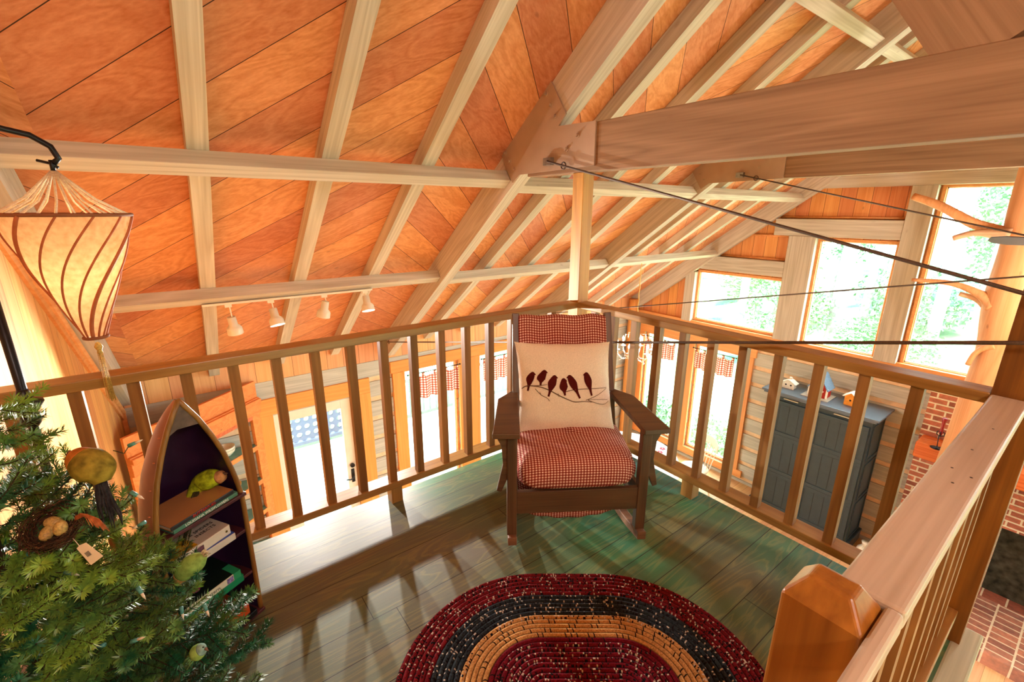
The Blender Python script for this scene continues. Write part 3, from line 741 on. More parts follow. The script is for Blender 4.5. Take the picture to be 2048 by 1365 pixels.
# seat cushion
m = MB()
def se(t, p): return math.copysign(abs(t)**p, t)
def fc(u, v):
    th = 2*math.pi*u; ph = math.pi*(v-0.5)
    cx_, sx_ = se(math.cos(th), 0.3), se(math.sin(th), 0.3); cp, sp_ = se(math.cos(ph), 0.38), se(math.sin(ph), 0.6)
    x = 0.272*cx_*cp; y = 0.225+0.232*sx_*cp; z = 0.380+0.098*sp_
    front = max(0, -sx_)
    z -= 0.015*front*(sp_ > 0)
    wr = 0.004*math.sin(9*th+5*ph)*cp + 0.003*math.sin(21*th)*cp
    r = 1+0.01*math.sin(7*th)
    return (x*r+wr, y*r+wr if sx_ > 0 else y*r-0.012*cp*(1-abs(x/0.28)**3), z+0.008*math.sin(x*14+1)*(sp_ > 0))
def fuv(u, v):
    p = fc(u, v); return (p[0], p[2]+p[1])
m.grid(fc, 96, 36, 0, fuv, flip=False)
o = m.build('seat_cushion', MT['gingham'], smooth=True)
o.matrix_world = Matrix.Translation(CO_) @ Matrix.Rotation(math.radians(-32.8), 4, 'Z')
tag(o, 'puffy red gingham seat cushion on the oak rocking chair', 'cushion')

# throw pillow with six birds on a branch
Rt = Vector((0.82381, -0.56687, 0)); Bk = Vector((0.56687, 0.82381, 0))
def L2W(lx, ly, z): return CO_ + Rt*lx + Bk*ly + Vector((0, 0, z))
cTL, cTR, cBR, cBL = L2W(-0.266, 0.40, 0.872), L2W(0.199, 0.40, 0.868), L2W(0.222, 0.265, 0.436), L2W(-0.256, 0.265, 0.440)
pn = ((cTR-cTL).cross(cTL-cBL)).normalized()
if pn.dot(Bk) > 0: pn = -pn
def pil(u, v, side=1, off=0.0):
    e = 0.035
    uu = u; vv = v
    uu = 0.5+(u-0.5)*(1.03-e*math.sin(math.pi*v)**0.6*2.2*abs(2*u-1)**2)
    vv = 0.5+(v-0.5)*(1.02-e*math.sin(math.pi*u)**0.6*1.6*abs(2*v-1)**2)
    p = (cBL*(1-uu)+cBR*uu)*(1-vv) + (cTL*(1-uu)+cTR*uu)*vv
    t = max(0.0, math.sin(math.pi*u)*math.sin(math.pi*v))**0.55*0.075 + 0.006*math.sin(u*9+v*4)*math.sin(v*7)*math.sin(math.pi*u)*math.sin(math.pi*v)
    t += 0.0022*math.sin(u*31+v*7)*(abs(2*v-1)**2) + 0.002*math.sin(v*37+u*5)*(abs(2*u-1)**2)
    return p + pn*(side*t+off)
m = MB()
m.grid(lambda u, v: pil(u, v), 60, 60); m.grid(lambda u, v: pil(u, v, -0.7), 30, 30, flip=True)
def c2uv(x, y):
    v = (851-y)/(851-234.0); xl = 76+(93-76)*(1-v); xr = 710+(744-710)*(1-v); return ((x-xl)/(xr-xl), v)
def ribbon(pts, mi, sub=4):
    P = []
    for i in range(len(pts)-1):
        p0, p1, p2, p3 = pts[max(i-1, 0)], pts[i], pts[i+1], pts[min(i+2, len(pts)-1)]
        for k in range(sub):
            t = k/sub
            P.append(tuple(0.5*((2*b)+(c-a)*t+(2*a-5*b+4*c-d_)*t*t+(3*b-a-3*c+d_)*t**3) for a, b, c, d_ in zip(p0, p1, p2, p3)))
    P.append(pts[-1]); vs = []; nw = 4
    for i, (x, y, w) in enumerate(P):
        a = P[min(i+1, len(P)-1)]; b = P[max(i-1, 0)]; dx, dy = a[0]-b[0], a[1]-b[1]; L = math.hypot(dx, dy) or 1
        nx, ny = -dy/L, dx/L
        for k in range(nw+1):
            f = (k/nw-0.5)*max(w, 0.3); vs.append(pil(*c2uv(x+nx*f, y+ny*f), 1, 0.0022))
    fs = [(i*(nw+1)+k, i*(nw+1)+k+1, (i+1)*(nw+1)+k+1, (i+1)*(nw+1)+k) for i in range(len(P)-1) for k in range(nw)]
    m.add(vs, fs, mi)
for hx, hy, bx, by, tx, ty, wd in ((183, 447, 163, 480, 148, 556, 50), (262, 434, 240, 473, 236, 518, 56), (327, 468, 311, 505, 288, 590, 54),
                                   (386, 488, 385, 528, 394, 583, 54), (427, 467, 448, 508, 490, 602, 50), (537, 450, 549, 492, 572, 586, 50)):
    d = math.hypot(bx-hx, by-hy); ux, uy = (hx-bx)/d, (hy-by)/d
    ribbon([(hx+ux*17, hy+uy*17, 2), (hx+ux*13, hy+uy*13, 20), (hx, hy, 34), (hx*0.6+bx*0.4, hy*0.6+by*0.4, 44), (bx, by, wd),
            (bx*0.7+tx*0.3, by*0.7+ty*0.3, wd*0.72), (bx*0.4+tx*0.6, by*0.4+ty*0.6, 17), (tx, ty, 13)], 1)
    s = 1 if hx > bx else -1
    ribbon([(hx+s*10, hy-4, 12), (hx+s*18, hy+1, 8), (hx+s*22, hy+5, 1)], 1, 2)
for P in ([(103, 543, 6), (135, 525, 7), (180, 522, 8), (240, 530, 7), (300, 552, 7), (360, 585, 7), (420, 612, 6), (460, 625, 6), (520, 622, 5), (575, 628, 4)],
          [(200, 540, 4), (240, 580, 4), (280, 600, 3), (298, 620, 3)], [(180, 522, 5), (240, 518, 5), (280, 512, 3)],
          [(380, 566, 5), (430, 550, 5), (500, 543, 5), (600, 540, 4), (690, 537, 3)], [(530, 615, 4), (600, 590, 4), (650, 565, 3), (690, 541, 3)],
          [(545, 615, 4), (620, 640, 4), (670, 645, 3), (708, 625, 3)], [(545, 612, 3), (620, 612, 3), (700, 617, 3)], [(230, 560, 3), (238, 575, 3)], [(350, 570, 4), (356, 592, 3)]):
    ribbon(P, 2)
o = m.build('throw_pillow', [MT['linen'], MT['maroon'], MT['twigprint']], smooth=True)
tag(o, 'square linen throw pillow printed with six maroon birds on a branch, on the rocking chair', 'pillow')
# ================================================================== boat bookcase, books
import colorsys
AX = Vector((-1.98, -0.306, 0)) + Vector((-0.8625, -0.506, 0))*0.137
BR = math.atan2(0.506, 0.8625)
BM = Matrix.Translation(AX) @ Matrix.Rotation(BR, 4, 'Z')
bc = thing('boat_bookcase', 'canoe shaped bookcase standing on end, purple inside, behind the green tree', 'bookcase', AX, rotz=BR)
bc['_local'] = 1
HP = [(0.0, 0.140, 0.20), (0.3, 0.144, 0.205), (0.5, 0.146, 0.20), (0.6, 0.133, 0.185), (0.7, 0.110, 0.158), (0.78, 0.082, 0.128), (0.85, 0.052, 0.092), (0.90, 0.024, 0.055), (0.935, 0.003, 0.015)]
def hp(z, o=0.0):
    for (a, b, c), (d, e, f) in zip(HP, HP[1:]):
        if z <= d:
            t = (z-a)/(d-a); t2 = t
            return max(0.001, b+(e-b)*t2-o), max(0.001, c+(f-c)*t2-o)
    return max(0.001, HP[-1][1]-o), max(0.001, HP[-1][2]-o)
def hull(o):
    def f(u, v):
        z = 0.935*v; w, d = hp(z, o); th = math.pi*u
        return (w*math.cos(th), d*math.sin(th)**0.75, z)
    return f
m = MB(); m.grid(hull(0), 28, 36, 0); m.build('hull', plain('weathered red brown canvas', '8a4c28', 0.45, 0.5, 0.18, 9), bc, smooth=True)
m = MB(); m.grid(hull(0.008), 28, 36, 0, flip=True); m.build('inner_lining', plain('deep purple lining', '2c1234', 0.4, 0.5, 0.1, 6), bc, smooth=True)
for s in (1, -1):
    m = MB(); m.tube([(s*(hp(z)[0]-0.004), -0.002, z) for z in [0.935*i/24 for i in range(25)]], 0.0085, 8)
    m.build('gunwale', wood('varnished gunwale', 'a87838', '6a4418', 0.4, 0.5, swap='z'), bc, smooth=True)
m = MB(); pts = [(s*(hp(z)[0]-0.004), z) for s, z in ((1, 0.835), (1, 0.87), (1, 0.90), (1, 0.925), (-1, 0.925), (-1, 0.90), (-1, 0.87), (-1, 0.828))] + [(-0.02, 0.845)]
m.prism([(x, -0.004, z) for x, z in pts], (0, 0.008, 0)); m.build('deck_plate', plain('cracked brown deck', '5c4434', 0.45, 0.5, 0.3, 24), bc)
for z, lip in ((0.0, 0.018), (0.177, 0.0), (0.357, 0.0), (0.512, 0.022)):
    w, d = hp(z+0.006, 0.009); n = 18
    pts = [(w*math.cos(math.pi*i/n), d*math.sin(math.pi*i/n)**0.75, z) for i in range(n+1)]
    if lip: pts = [(w+0.012, 0, z)] + pts + [(-w-0.012, 0, z), (-w-0.012, -lip, z), (w+0.012, -lip, z)]
    m = MB(); m.prism([Vector(p) for p in pts], (0, 0, 0.012)); m.build('shelf', plain('purple brown shelf paint', '4c2226', 0.4, 0.5, 0.1, 12), bc, bevel=0.0015)
for z in (0.60, 0.68, 0.76, 0.83):
    w, d = hp(z); m = MB(); m.lathe([(0.0045, 0), (0.003, 0.002)], (-w*0.995, 0.02, z), 8); m.build('tack', plain('copper tack', 'b06030', 0.4, 0.6, Metallic=0.5), bc)
def book(x0, x1, z0, z1, dep, y0, cover, label, title=None, tcol='ffffff', yaw=0.0, tsize=0.5, side_title=None, tx=0.5, spine=None, rnd=False):
    b = thing('book', label, 'book', (0, 0, 0)); b['_local'] = 1
    b.matrix_world = BM @ Matrix.Translation(((x0+x1)/2, y0, z0)) @ Matrix.Rotation(yaw, 4, 'Z')
    w, h = (x1-x0)/2, z1-z0; cm = plain('book cover '+cover, cover, 0.35, 0.5, 0.03, 20)
    m = MB(); m.box(-w, 0.0, 0, w, dep, 0.002); m.box(-w, 0.0, h-0.002, w, dep, h); m.build('cover', cm, b)
    m = MB(); m.box(-w, -0.002, 0, w, 0.002, h); m.build('spine', plain('book spine '+(spine or cover), spine or cover, 0.35, 0.5, 0.03, 20), b, bevel=0.0015 if not rnd else 0.004)
    m = MB(); m.box(-w+0.003, 0.003, 0.002, w-0.003, dep-0.003, h-0.002); m.build('pages', plain('paper', 'e8dcc4', 0.9, 0.1, 0.03, 60), b)
    if title:
        text_mesh(title, h*tsize*1.4, plain('lettering '+tcol, tcol, 0.5, 0.3, 0.0), 'title', Matrix(((1, 0, 0, (tx-0.5)*2*w), (0, 0, -1, -0.0024), (0, 1, 0, h*0.5), (0, 0, 0, 1)))).parent = b
    return b
bk = lambda *a, **k: tag(book(*a, **k), None, None, 'field guides in the boat bookcase')
bk(-0.10, 0.122, 0.524, 0.538, 0.15, -0.014, '4c7c64', 'slim green wildflower guide under a red and black one, top shelf', 'LOUISIANA WILDFLOWERS', 'f0f0e8', 0.03, 0.62)
bk(-0.105, 0.112, 0.538, 0.552, 0.15, -0.012, 'b8824e', 'tan butterfly guide with red and black spine under the yellow green bird', 'BUTTERFLIES', 'c83020', 0.05, 0.7, spine='2c2a2a')
bk(-0.115, 0.085, 0.369, 0.395, 0.16, -0.012, '3c5cb4', 'blue and white insect guide under a similar one, second shelf', None, spine='d8d4c8', rnd=True, yaw=-0.03)
b = bk(-0.12, 0.078, 0.395, 0.430, 0.155, -0.006, 'cfc2b0', 'thick cream guide to spiders and insects, topmost on second shelf', None, spine='e4ddcc', rnd=True, yaw=0.03)
for k, tline in enumerate(('INSECTS', '& SPIDERS')):
    text_mesh(tline, 0.019, plain('black lettering', '1a1616', 0.6, 0.2, 0.0), 'title', Matrix(((1, 0, 0, 0.045), (0, 1, 0, 0.045+0.024*k), (0, 0, 1, 0.0353), (0, 0, 0, 1)))).parent = b
m = MB(); m.box(-0.095, 0.004, 0.035, -0.01, 0.075, 0.0353); m.build('cover_picture', plain('yellow orange photo', 'd89a20', 0.4, 0.4, 0.4, 60), b)
m = MB(); m.cyl((0.082, -0.0062, 0.02), (0.082, -0.0072, 0.02), 0.004, n=12); m.build('spine_emblem', plain('dark gold emblem', '6a5a20', 0.5, 0.4), b)
m = MB(); m.box(-0.03, -0.0075, 0.004, 0.0, -0.0065, 0.03); m.build('spine_picture', plain('violet brown photo', '6a4454', 0.4, 0.4, 0.3, 90), b)
bk(-0.12, 0.085, 0.189, 0.216, 0.16, -0.014, '0e8c5c', 'bright green guide with white lines on its spine, third shelf', 'eastern', 'f4f4f4', -0.02, 0.55, tx=0.3)
b = bk(-0.115, 0.078, 0.216, 0.242, 0.155, -0.012, '14211c', 'black covered guide with cream and green spine, topmost on third shelf', 'southeastern', '6a6258', -0.02, 0.5, spine='e0dcc0', tx=0.35)
m = MB(); m.box(0.07, -0.0028, 0.0, 0.0965, 0.06, 0.0264); m.build('spine_band', plain('green band', '2c9c68', 0.4, 0.4, 0.03), b)
m = MB(); m.box(0.045, -0.003, 0.003, 0.068, -0.002, 0.023); m.build('spine_picture', plain('blue pink photo', '8878b0', 0.4, 0.4, 0.4, 150), b)
m = MB(); m.cyl((-0.03, 0.05, 0.026), (-0.03, 0.05, 0.0265), 0.014, n=10); m.build('cover_picture', plain('magenta flower', 'a02878', 0.5, 0.3, 0.2, 80), b)
bk(-0.125, 0.108, 0.012, 0.036, 0.17, -0.02, '17181c', 'black bird guide with large white lettering at the bottom', 'BIRDS', 'd8ecf4', 0.0, 0.85, tx=0.42)
bk(-0.12, 0.088, 0.036, 0.074, 0.16, -0.012, 'c04a1c', 'thick orange book lying on the black bird guide', None, yaw=0.02)

# ================================================================== birds
def DP(u, v, D):
    d = Rm @ Vector(((u-1024)/910.22, -(v-682.5)/910.22, -1.0)); return Vector((-2.0559, -2.02956, 1.49927)) + d*D
def bird(label, spine, radii, cols, beak, tail, wing=None, tailcol='1e1a18', feet=None):
    b = thing('bird_ornament', label, 'bird ornament', spine[len(spine)//2])
    body, head, wingc = cols; n = len(spine)
    # smooth the spine
    P = []; Rr = []
    for i in range(n-1):
        p = [Vector(spine[max(i-1, 0)]), Vector(spine[i]), Vector(spine[i+1]), Vector(spine[min(i+2, n-1)])]
        q = [radii[max(i-1, 0)], radii[i], radii[i+1], radii[min(i+2, n-1)]]
        for k in range(5):
            t = k/5
            g = lambda a, b_, c, d_: 0.5*((b_*2)+(c-a)*t+(a*2-b_*5+c*4-d_)*t*t+(b_*3-a-c*3+d_)*t**3)
            P.append(g(*p)); Rr.append(max(0.0008, g(*q)))
    P.append(Vector(spine[-1])); Rr.append(radii[-1])
    m = MB(); k = len(P)*2//5; m.tube(P[:k+1], Rr[:k+1], 16, 1); m.tube(P[k:], Rr[k:], 16, 0)
    m.build('body', [body, head], b, smooth=True)
    m = MB(); h = P[4]; d = (Vector(beak)-P[1]).normalized(); m.cyl(P[0]+d*0.001, Vector(beak), radii[0]*0.9 if radii[0] > 0.003 else 0.004, 0.0006, 8)
    m.build('beak', plain('brown beak', '6a4a34', 0.5), b)
    view = (Vector((-2.0559, -2.02956, 1.49927))-h).normalized()
    e = h + view*Rr[4]*0.86 + Vector((0, 0, Rr[4]*0.35)); m = MB(); m.lathe([(0.0003, -0.002), (0.0018, -0.001), (0.0018, 0.001), (0.0003, 0.002)], e, 8)
    m.build('eye', MT['iron'], b, smooth=True)
    tcol = plain('feather '+tailcol, tailcol, 0.8, 0.2, 0.3, 120)
    tp = [Vector(p) for p in tail]; m = MB(); L = len(tp)
    for j in range(26):      # feather barbs in a bundle
        a = random.uniform(-1, 1); s_ = random.uniform(0.55, 1.0); side = (tp[-1]-tp[0]).normalized().cross(view)
        pts = []
        for i, p in enumerate(tp[:max(2, int(round(L*s_)))]): pts.append(p + side*a*(0.006+0.014*i/L)*1.2 + view*random.uniform(-0.004, 0.004) + Vector((random.uniform(-1, 1), random.uniform(-1, 1), random.uniform(-1, 1)))*0.002)
        m.tube(pts, [0.0028]+[0.0022]*(len(pts)-2)+[0.0005] if len(pts) > 2 else [0.0028, 0.0005], 5)
    m.build('tail', tcol, b, smooth=True)
    if wing:
        m = MB(); wp = [Vector(p) for p in wing]; wm = wingc
        m.tube([p+view*0.007 for p in wp], [0.003]+[0.017, 0.019, 0.013, 0.004][:len(wp)-1], 10); m.build('wing', wm, b, smooth=True)
    return b
yg = plain('yellow green feathers', 'a8b820', 0.8, 0.2, 0.25, 60); orf = plain('orange brown feathers', 'b8702c', 0.85, 0.15, 0.2, 40)
olive = plain('olive feathers', '86742a', 0.85, 0.15, 0.25, 50); gr = plain('pale green felt', '8cae58', 0.85, 0.15, 0.15, 70); tan = plain('tan feathers', 'c08858', 0.85, 0.15, 0.2, 50)
D = 0.98
bird('plump orange brown bird ornament perched at the top of the green tree', [DP(143, 908, D), DP(150, 912, D), DP(163, 920, D), DP(180, 930, D), DP(197, 945, D), DP(206, 965, D)],
     [0.010, 0.021, 0.029, 0.036, 0.033, 0.014], (olive, orf, olive), DP(132, 915, D), [DP(200, 960, D), DP(205, 985, D), DP(212, 1010, D), DP(222, 1035, D), DP(226, 1058, D)], tailcol='2a2628')
D = 1.60
bird('yellow green bird ornament with long dark tail on the top shelf books', [DP(449, 948, D), DP(446, 950, D), DP(437, 955, D), DP(420, 958, D), DP(400, 970, D), DP(388, 990, D-0.02)],
     [0.007, 0.018, 0.024, 0.034, 0.031, 0.011], (yg, tan, yg), DP(456, 947, D), [DP(392, 985, D-0.03), DP(384, 1010, D-0.05), DP(378, 1040, D-0.07), DP(368, 1068, D-0.09), DP(360, 1095, D-0.1)],
     [DP(425, 945, D), DP(405, 955, D), DP(390, 975, D), DP(380, 1000, D-0.03)], tailcol='3c3a20')
D = 1.22
bird('pale green bird ornament hanging head down in front of the boat bookcase', [DP(362, 1168, D), DP(360, 1163, D), DP(364, 1152, D), DP(376, 1138, D), DP(393, 1124, D), DP(408, 1112, D)],
     [0.006, 0.013, 0.020, 0.027, 0.025, 0.010], (gr, tan, gr), DP(348, 1172, D), [DP(402, 1116, D), DP(410, 1108, D), DP(416, 1104, D)], tailcol='c8b890')
D = 1.12
bird('small pale teal bird ornament low in the tree beside the bookcase foot', [DP(410, 1297, D), DP(406, 1298, D), DP(400, 1302, D), DP(392, 1308, D), DP(384, 1314, D)],
     [0.005, 0.012, 0.017, 0.018, 0.006], (gr, plain('grey teal feathers', '7c9c90', 0.8, 0.2, 0.2, 60), gr), DP(417, 1303, D), [DP(388, 1312, D), DP(376, 1322, D), DP(366, 1332, D)], tailcol='6a9a60')

# ================================================================== artificial tree
def needle_mat(name, a, b):
    t = NT(name); r = t.n('ShaderNodeObjectInfo').outputs['Random']
    nz = t.n('ShaderNodeTexNoise', {'Vector': t.obj(), 'Scale': 14.0, 'Detail': 2.0})
    f = t.m_('ADD', t.m_('MULTIPLY', nz.outputs[0], 0.9), t.m_('MULTIPLY', t.m_('SUBTRACT', r, 0.5), 0.5))
    return t.fin(t.ramp(f, [(0.25, lin(a)), (0.7, lin(b))]), 0.36, 0.5)
NM = needle_mat('plastic needles', '205c38', '86a43c'); BK = plain('brown wire stem', '3c2a18', 0.8, 0.2)
rng = random.Random(3)
def proto_branch(L):
    m = MB(); twigs = []
    def droop(t): return Vector((L*t, 0, 0.05*L*math.sin(t*2.4) - 0.06*L*t*t))
    twigs.append(([droop(i/8) for i in range(9)], 0.35))
    s = 0.07; k = 0
    while s < L-0.01:
        t = s/L; b = droop(t); side = 1 if k % 2 else -1; l = min(0.105, 0.05+0.8*(L-s))*rng.uniform(0.75, 1.1)
        az = side*rng.uniform(0.55, 0.95); el = rng.uniform(-0.25, 0.45)
        d = Vector((math.cos(az)*math.cos(el), math.sin(az)*math.cos(el), math.sin(el)))
        twigs.append(([b, b+d*l*0.5, b+d*l+Vector((0, 0, 0.006))], 0.0)); s += rng.uniform(0.013, 0.022); k += 1
    for P, st in twigs:
        m.tube(P, 0.0013, 4, 1)
        for a, b in zip(P, P[1:]):
            d = b-a; l = d.length; d = d/l; x = d.orthogonal().normalized(); y = d.cross(x)
            for j in range(int(l*(2100 if st == 0 else 1100))):
                q = rng.random(); th = rng.uniform(0, 6.283); o = x*math.cos(th)+y*math.sin(th)
                n = (d*rng.uniform(0.3, 0.85)+o).normalized(); ln = rng.uniform(0.014, 0.022); w = n.cross(d).normalized()*0.0013
                p = a+d*l*q; e = p+n*ln; mid = p+n*ln*0.5
                m.add([p-w*0.6, mid-w, e, mid+w], [(0, 1, 2, 3)], 0)
    me = m.build('branch', [NM, BK]); me2 = me.data; bpy.data.objects.remove(me); return me2
protos = [(l, proto_branch(l)) for l in (0.11, 0.22, 0.28, 0.34, 0.40, 0.46)]
TX, TY = -2.45, -0.70
tr = thing('artificial_tree', 'green artificial fir tree hung with bird ornaments in the near left corner', 'artificial tree', (TX, TY, 0))
m = MB(); m.tube([(TX, TY, 0.02), (TX, TY, 1.16)], [0.014, 0.006], 8); m.build('trunk', BK, tr)
m = MB()
for k in range(3):
    a = 2.1*k+0.4; m.tube([(TX, TY, 0.10), (TX+0.12*math.cos(a), TY+0.12*math.sin(a), 0.04), (TX+0.17*math.cos(a), TY+0.17*math.sin(a), 0.006)], 0.006, 6)
m.build('stand', MT['iron'], tr)
nb = 98; ga = 2.39996
for i in range(nb):
    f = i/(nb-1); z = 0.16+0.98*f
    R = 0.45*(1-(z-0.1)/1.14)+0.045; a = i*ga + rng.uniform(-0.25, 0.25)
    R *= rng.uniform(0.82, 1.12)
    cx = math.cos(a)
    if cx < -0.05: R = min(R, 0.12/abs(cx))
    l, me = min(protos, key=lambda p: abs(p[0]-R))
    if cx < -0.05 and l*abs(cx) > 0.13: l, me = protos[0]
    o = bpy.data.objects.new('branch', me); COL.objects.link(o)
    tilt = math.radians(rng.uniform(6, 26))
    o.matrix_world = Matrix.Translation((TX, TY, z-0.06)) @ Matrix.Rotation(a, 4, 'Z') @ Matrix.Rotation(-tilt, 4, 'Y') @ Matrix.Rotation(rng.uniform(-0.6, 0.6), 4, 'X')
    attach(o, tr)
# string of mini lights
sl = thing('string_lights', 'string of small clear lamps in teal sockets wound through the green tree', 'string lights', DP(300, 1180, 1.0))
tealm = plain('teal socket', '4a8a84', 0.45, 0.5); clr = plain('clear lamp', 'd8ccb8', 0.2, 0.7)
LP = [(258, 892, 285, 880), (262, 985, 300, 1005), (290, 1045, 262, 1060), (275, 1175, 285, 1190), (362, 1215, 366, 1235), (408, 1210, 416, 1228), (210, 1290, 178, 1300), (262, 1285, 290, 1275), (40, 1225, 32, 1238), (60, 1105, 45, 1122), (130, 1145, 152, 1150)]
wp = []
for a, b, c, d in LP:
    p, q = DP(a, b, 0.97 if a < 350 else 1.1), DP(c, d, 0.97 if a < 350 else 1.1); wp.append(p); x = (q-p).normalized()
    m = MB(); m.cyl(p, p+x*0.016, 0.0045, 0.0036, 8); m.build('socket', tealm, sl, smooth=True)
    m = MB(); m.tube([p+x*0.015, p+x*0.024, p+x*0.032], [0.003, 0.0026, 0.0004], 8); m.build('lamp_bulb', clr, sl, smooth=True)
m = MB(); [m.tube([p, p+Vector((-0.012, 0.012, -0.02)), p+Vector((-0.03, 0.03, -0.015))], 0.0011, 4) for p in wp]; m.build('wire', plain('green wire', '1c4028', 0.6), sl, smooth=True)
# nest with eggs, tag, feather
NC = DP(106, 1056, 0.93); up = Vector((-0.12, -0.45, 0.88)).normalized(); nx = up.orthogonal().normalized(); ny = up.cross(nx)
m = MB()
for k in range(210):
    ph = rng.uniform(0, 6.28); r = rng.uniform(0.030, 0.050); h = rng.uniform(-0.02, 0.012)+(r-0.03)*0.5; span = rng.uniform(0.5, 1.3)
    pts = [NC+(nx*math.cos(ph+span*j/4)+ny*math.sin(ph+span*j/4))*(r+rng.uniform(-0.003, 0.003)+(0.01 if j in (0, 4) and rng.random() < 0.25 else 0))+up*(h+rng.uniform(-0.003, 0.003)) for j in range(5)]
    m.tube(pts, 0.0008, 4)
m.grid(lambda u, v: NC+(nx*math.cos(6.2832*u)+ny*math.sin(6.2832*u))*0.040*v+up*(-0.024+0.018*v*v), 20, 5)
tag(m.build('bird_nest', plain('dry twigs', '4a3222', 0.9, 0.1, 0.35, 90), smooth=True), 'small brown twig nest with three speckled eggs in the tree', 'nest')
def egg(p, ax, lab):
    ax = Vector(ax).normalized(); m = MB(); n = 10
    m.tube([p+ax*(-0.016*math.cos(math.pi*i/n)) for i in range(n+1)], [max(0.0004, 0.0115*math.sin(math.pi*i/n)**0.85*(1-0.12*(i/n-0.5))) for i in range(n+1)], 14)
    tag(m.build('egg', plain('speckled egg', 'b89858', 0.5, 0.4, 0.22, 260), smooth=True), lab, 'egg', 'eggs in the nest')
vw = (Vector((-2.0559, -2.02956, 1.49927))-NC).normalized()
egg(DP(121, 1057, 0.915), nx*0.6+up, 'pale speckled egg at the right of the nest')
egg(DP(107, 1045, 0.935), nx*0.3-ny, 'tan speckled egg at the back of the nest')
egg(DP(94, 1067, 0.92), nx+ny*0.4, 'small tan egg at the left of the nest')
m = MB(); a, b, c_, d_ = DP(153, 1098, 0.9), DP(172, 1086, 0.9), DP(206, 1113, 0.885), DP(182, 1131, 0.885)
n_ = (b-a).cross(c_-a).normalized(); m.prism([a, a.lerp(b, 0.4)+ (a-d_)*0.06, b, c_, d_], n_*0.0006)
tg = m.build('price_tag', plain('cream card', 'e8dfc6', 0.7, 0.2, 0.02)); tag(tg, 'small cream price tag with barcode hanging under the nest', 'tag')
m = MB()
if n_.dot(vw) < 0: n_ = -n_
for k in range(14):
    t = 0.38+0.018*k; p = a.lerp(d_, t)+(b-a)*0.28; q = a.lerp(d_, t)+(b-a)*0.72; e = (d_-a).normalized()*(0.0002+0.0003*(k % 3))
    m.add([p+n_*0.0011, q+n_*0.0011, q+e+n_*0.0011, p+e+n_*0.0011], [(0, 1, 2, 3)])
m.build('barcode', MT['iron'], tg)
m = MB(); m.tube([DP(160, 1094, 0.9), DP(150, 1082, 0.91), DP(146, 1078, 0.92)], 0.0006, 4); m.build('string', MT['white'], tg)
m = MB()
for k in range(60):
    s = rng.uniform(0, 1); o1 = rng.uniform(-1, 1)
    pts = [DP(150+30*t+ (40*t*s), 1038-12*math.sin(t*3)*(1+0.2*o1)+26*t*t*(0.5+0.5*s)+o1*4, 0.93) for t in (0, 0.35, 0.7, 1.0)]
    m.tube(pts, [0.0007, 0.0007, 0.0006, 0.0003], 4)
tag(m.build('feather_plume', plain('rust feather', 'b8683c', 0.8, 0.2, 0.25, 80), smooth=True), 'rust coloured feather plume curling from the nest to the right', 'feather')

# ================================================================== floor lamp with the silk shade
LX, LY = -2.44, -0.245
fl = thing('floor_lamp', 'dark metal arched floor lamp with a twisted silk lantern shade', 'lamp', (LX, LY, 0))
m = MB(); m.cyl((LX, LY, 0.01), (LX, LY, 1.60), 0.0115, n=16)
m.tube([(LX, LY, 1.595), (LX+0.01, LY+0.003, 1.65), (LX+0.045, LY+0.018, 1.688), (LX+0.095, LY+0.036, 1.700), (LX+0.145, LY+0.052, 1.690), (LX+0.180, LY+0.062, 1.665), (LX+0.190, LY+0.064, 1.635), (LX+0.178, LY+0.062, 1.622)], 0.008, 10)
m.build('pole', MT['iron'], fl, smooth=True)
m = MB(); m.lathe([(0.013, -0.06), (0.02, -0.05), (0.024, -0.03), (0.018, -0.018), (0.03, 0.0), (0.038, 0.012), (0.036, 0.018), (0.02, 0.026), (0.015, 0.045), (0.012, 0.055)], (LX, LY, 0.955), 24)
m.build('collar', MT['iron'], fl, smooth=True)
m = MB(); m.lathe([(0.13, 0), (0.13, 0.012), (0.05, 0.03), (0.015, 0.06)], (LX, LY, 0.0), 28); m.build('base', MT['iron'], fl, smooth=True)
SC = Vector((-2.266, -0.183, 0)); ZT, ZBo = 1.484, 1.122
m = MB(); m.tube([(SC.x, SC.y, 1.63), (SC.x, SC.y, 1.60)], 0.006, 8); m.tube([(SC.x-0.03, SC.y+0.01, 1.628), (SC.x, SC.y, 1.62), (SC.x+0.012, SC.y-0.004, 1.61)], 0.004, 6); m.build('hook', MT['iron'], fl, smooth=True)
prof = [(1.0, 0.148), (0.85, 0.134), (0.61, 0.105), (0.4, 0.076), (0.21, 0.051), (0.1, 0.036), (0.0, 0.023)]
def rs(t):
    for (a, b), (c, d) in zip(prof, prof[1:]):
        if t >= c: return d+(b-d)*(t-c)/(a-c)
    return prof[-1][1]
t = NT('cream silk'); nzz = t.n('ShaderNodeTexNoise', {'Vector': t.obj(), 'Scale': 60.0, 'Detail': 3.0})
scol = t.ramp(nzz.outputs[0], [(0.3, lin('e8c498')), (0.7, lin('fce4c0'))]); t.set(t.p.inputs['Base Color'], scol); t.set(t.p.inputs['Roughness'], 0.8)
trn = t.n('ShaderNodeBsdfTranslucent', {0: scol}); mx = t.n('ShaderNodeMixShader', {0: 0.8, 1: t.p.outputs[0], 2: trn.outputs[0]}); t.t.links.new(mx.outputs[0], t.out.inputs[0])
NRB = 12
m = MB()
def sh(u, v):
    r = rs(v)*(1-0.02*abs(math.sin(math.pi*NRB*(u + 0.0)))); th = 2*math.pi*u + (-1.75)*(1-v)
    return (SC.x+r*math.cos(th), SC.y+r*math.sin(th), ZBo+(ZT-ZBo)*v)
m.grid(sh, 96, 36)
shd = m.build('lamp_shade', t.m, fl, smooth=True)
ribm = plain('rust piping', 'b0603c', 0.7, 0.2)
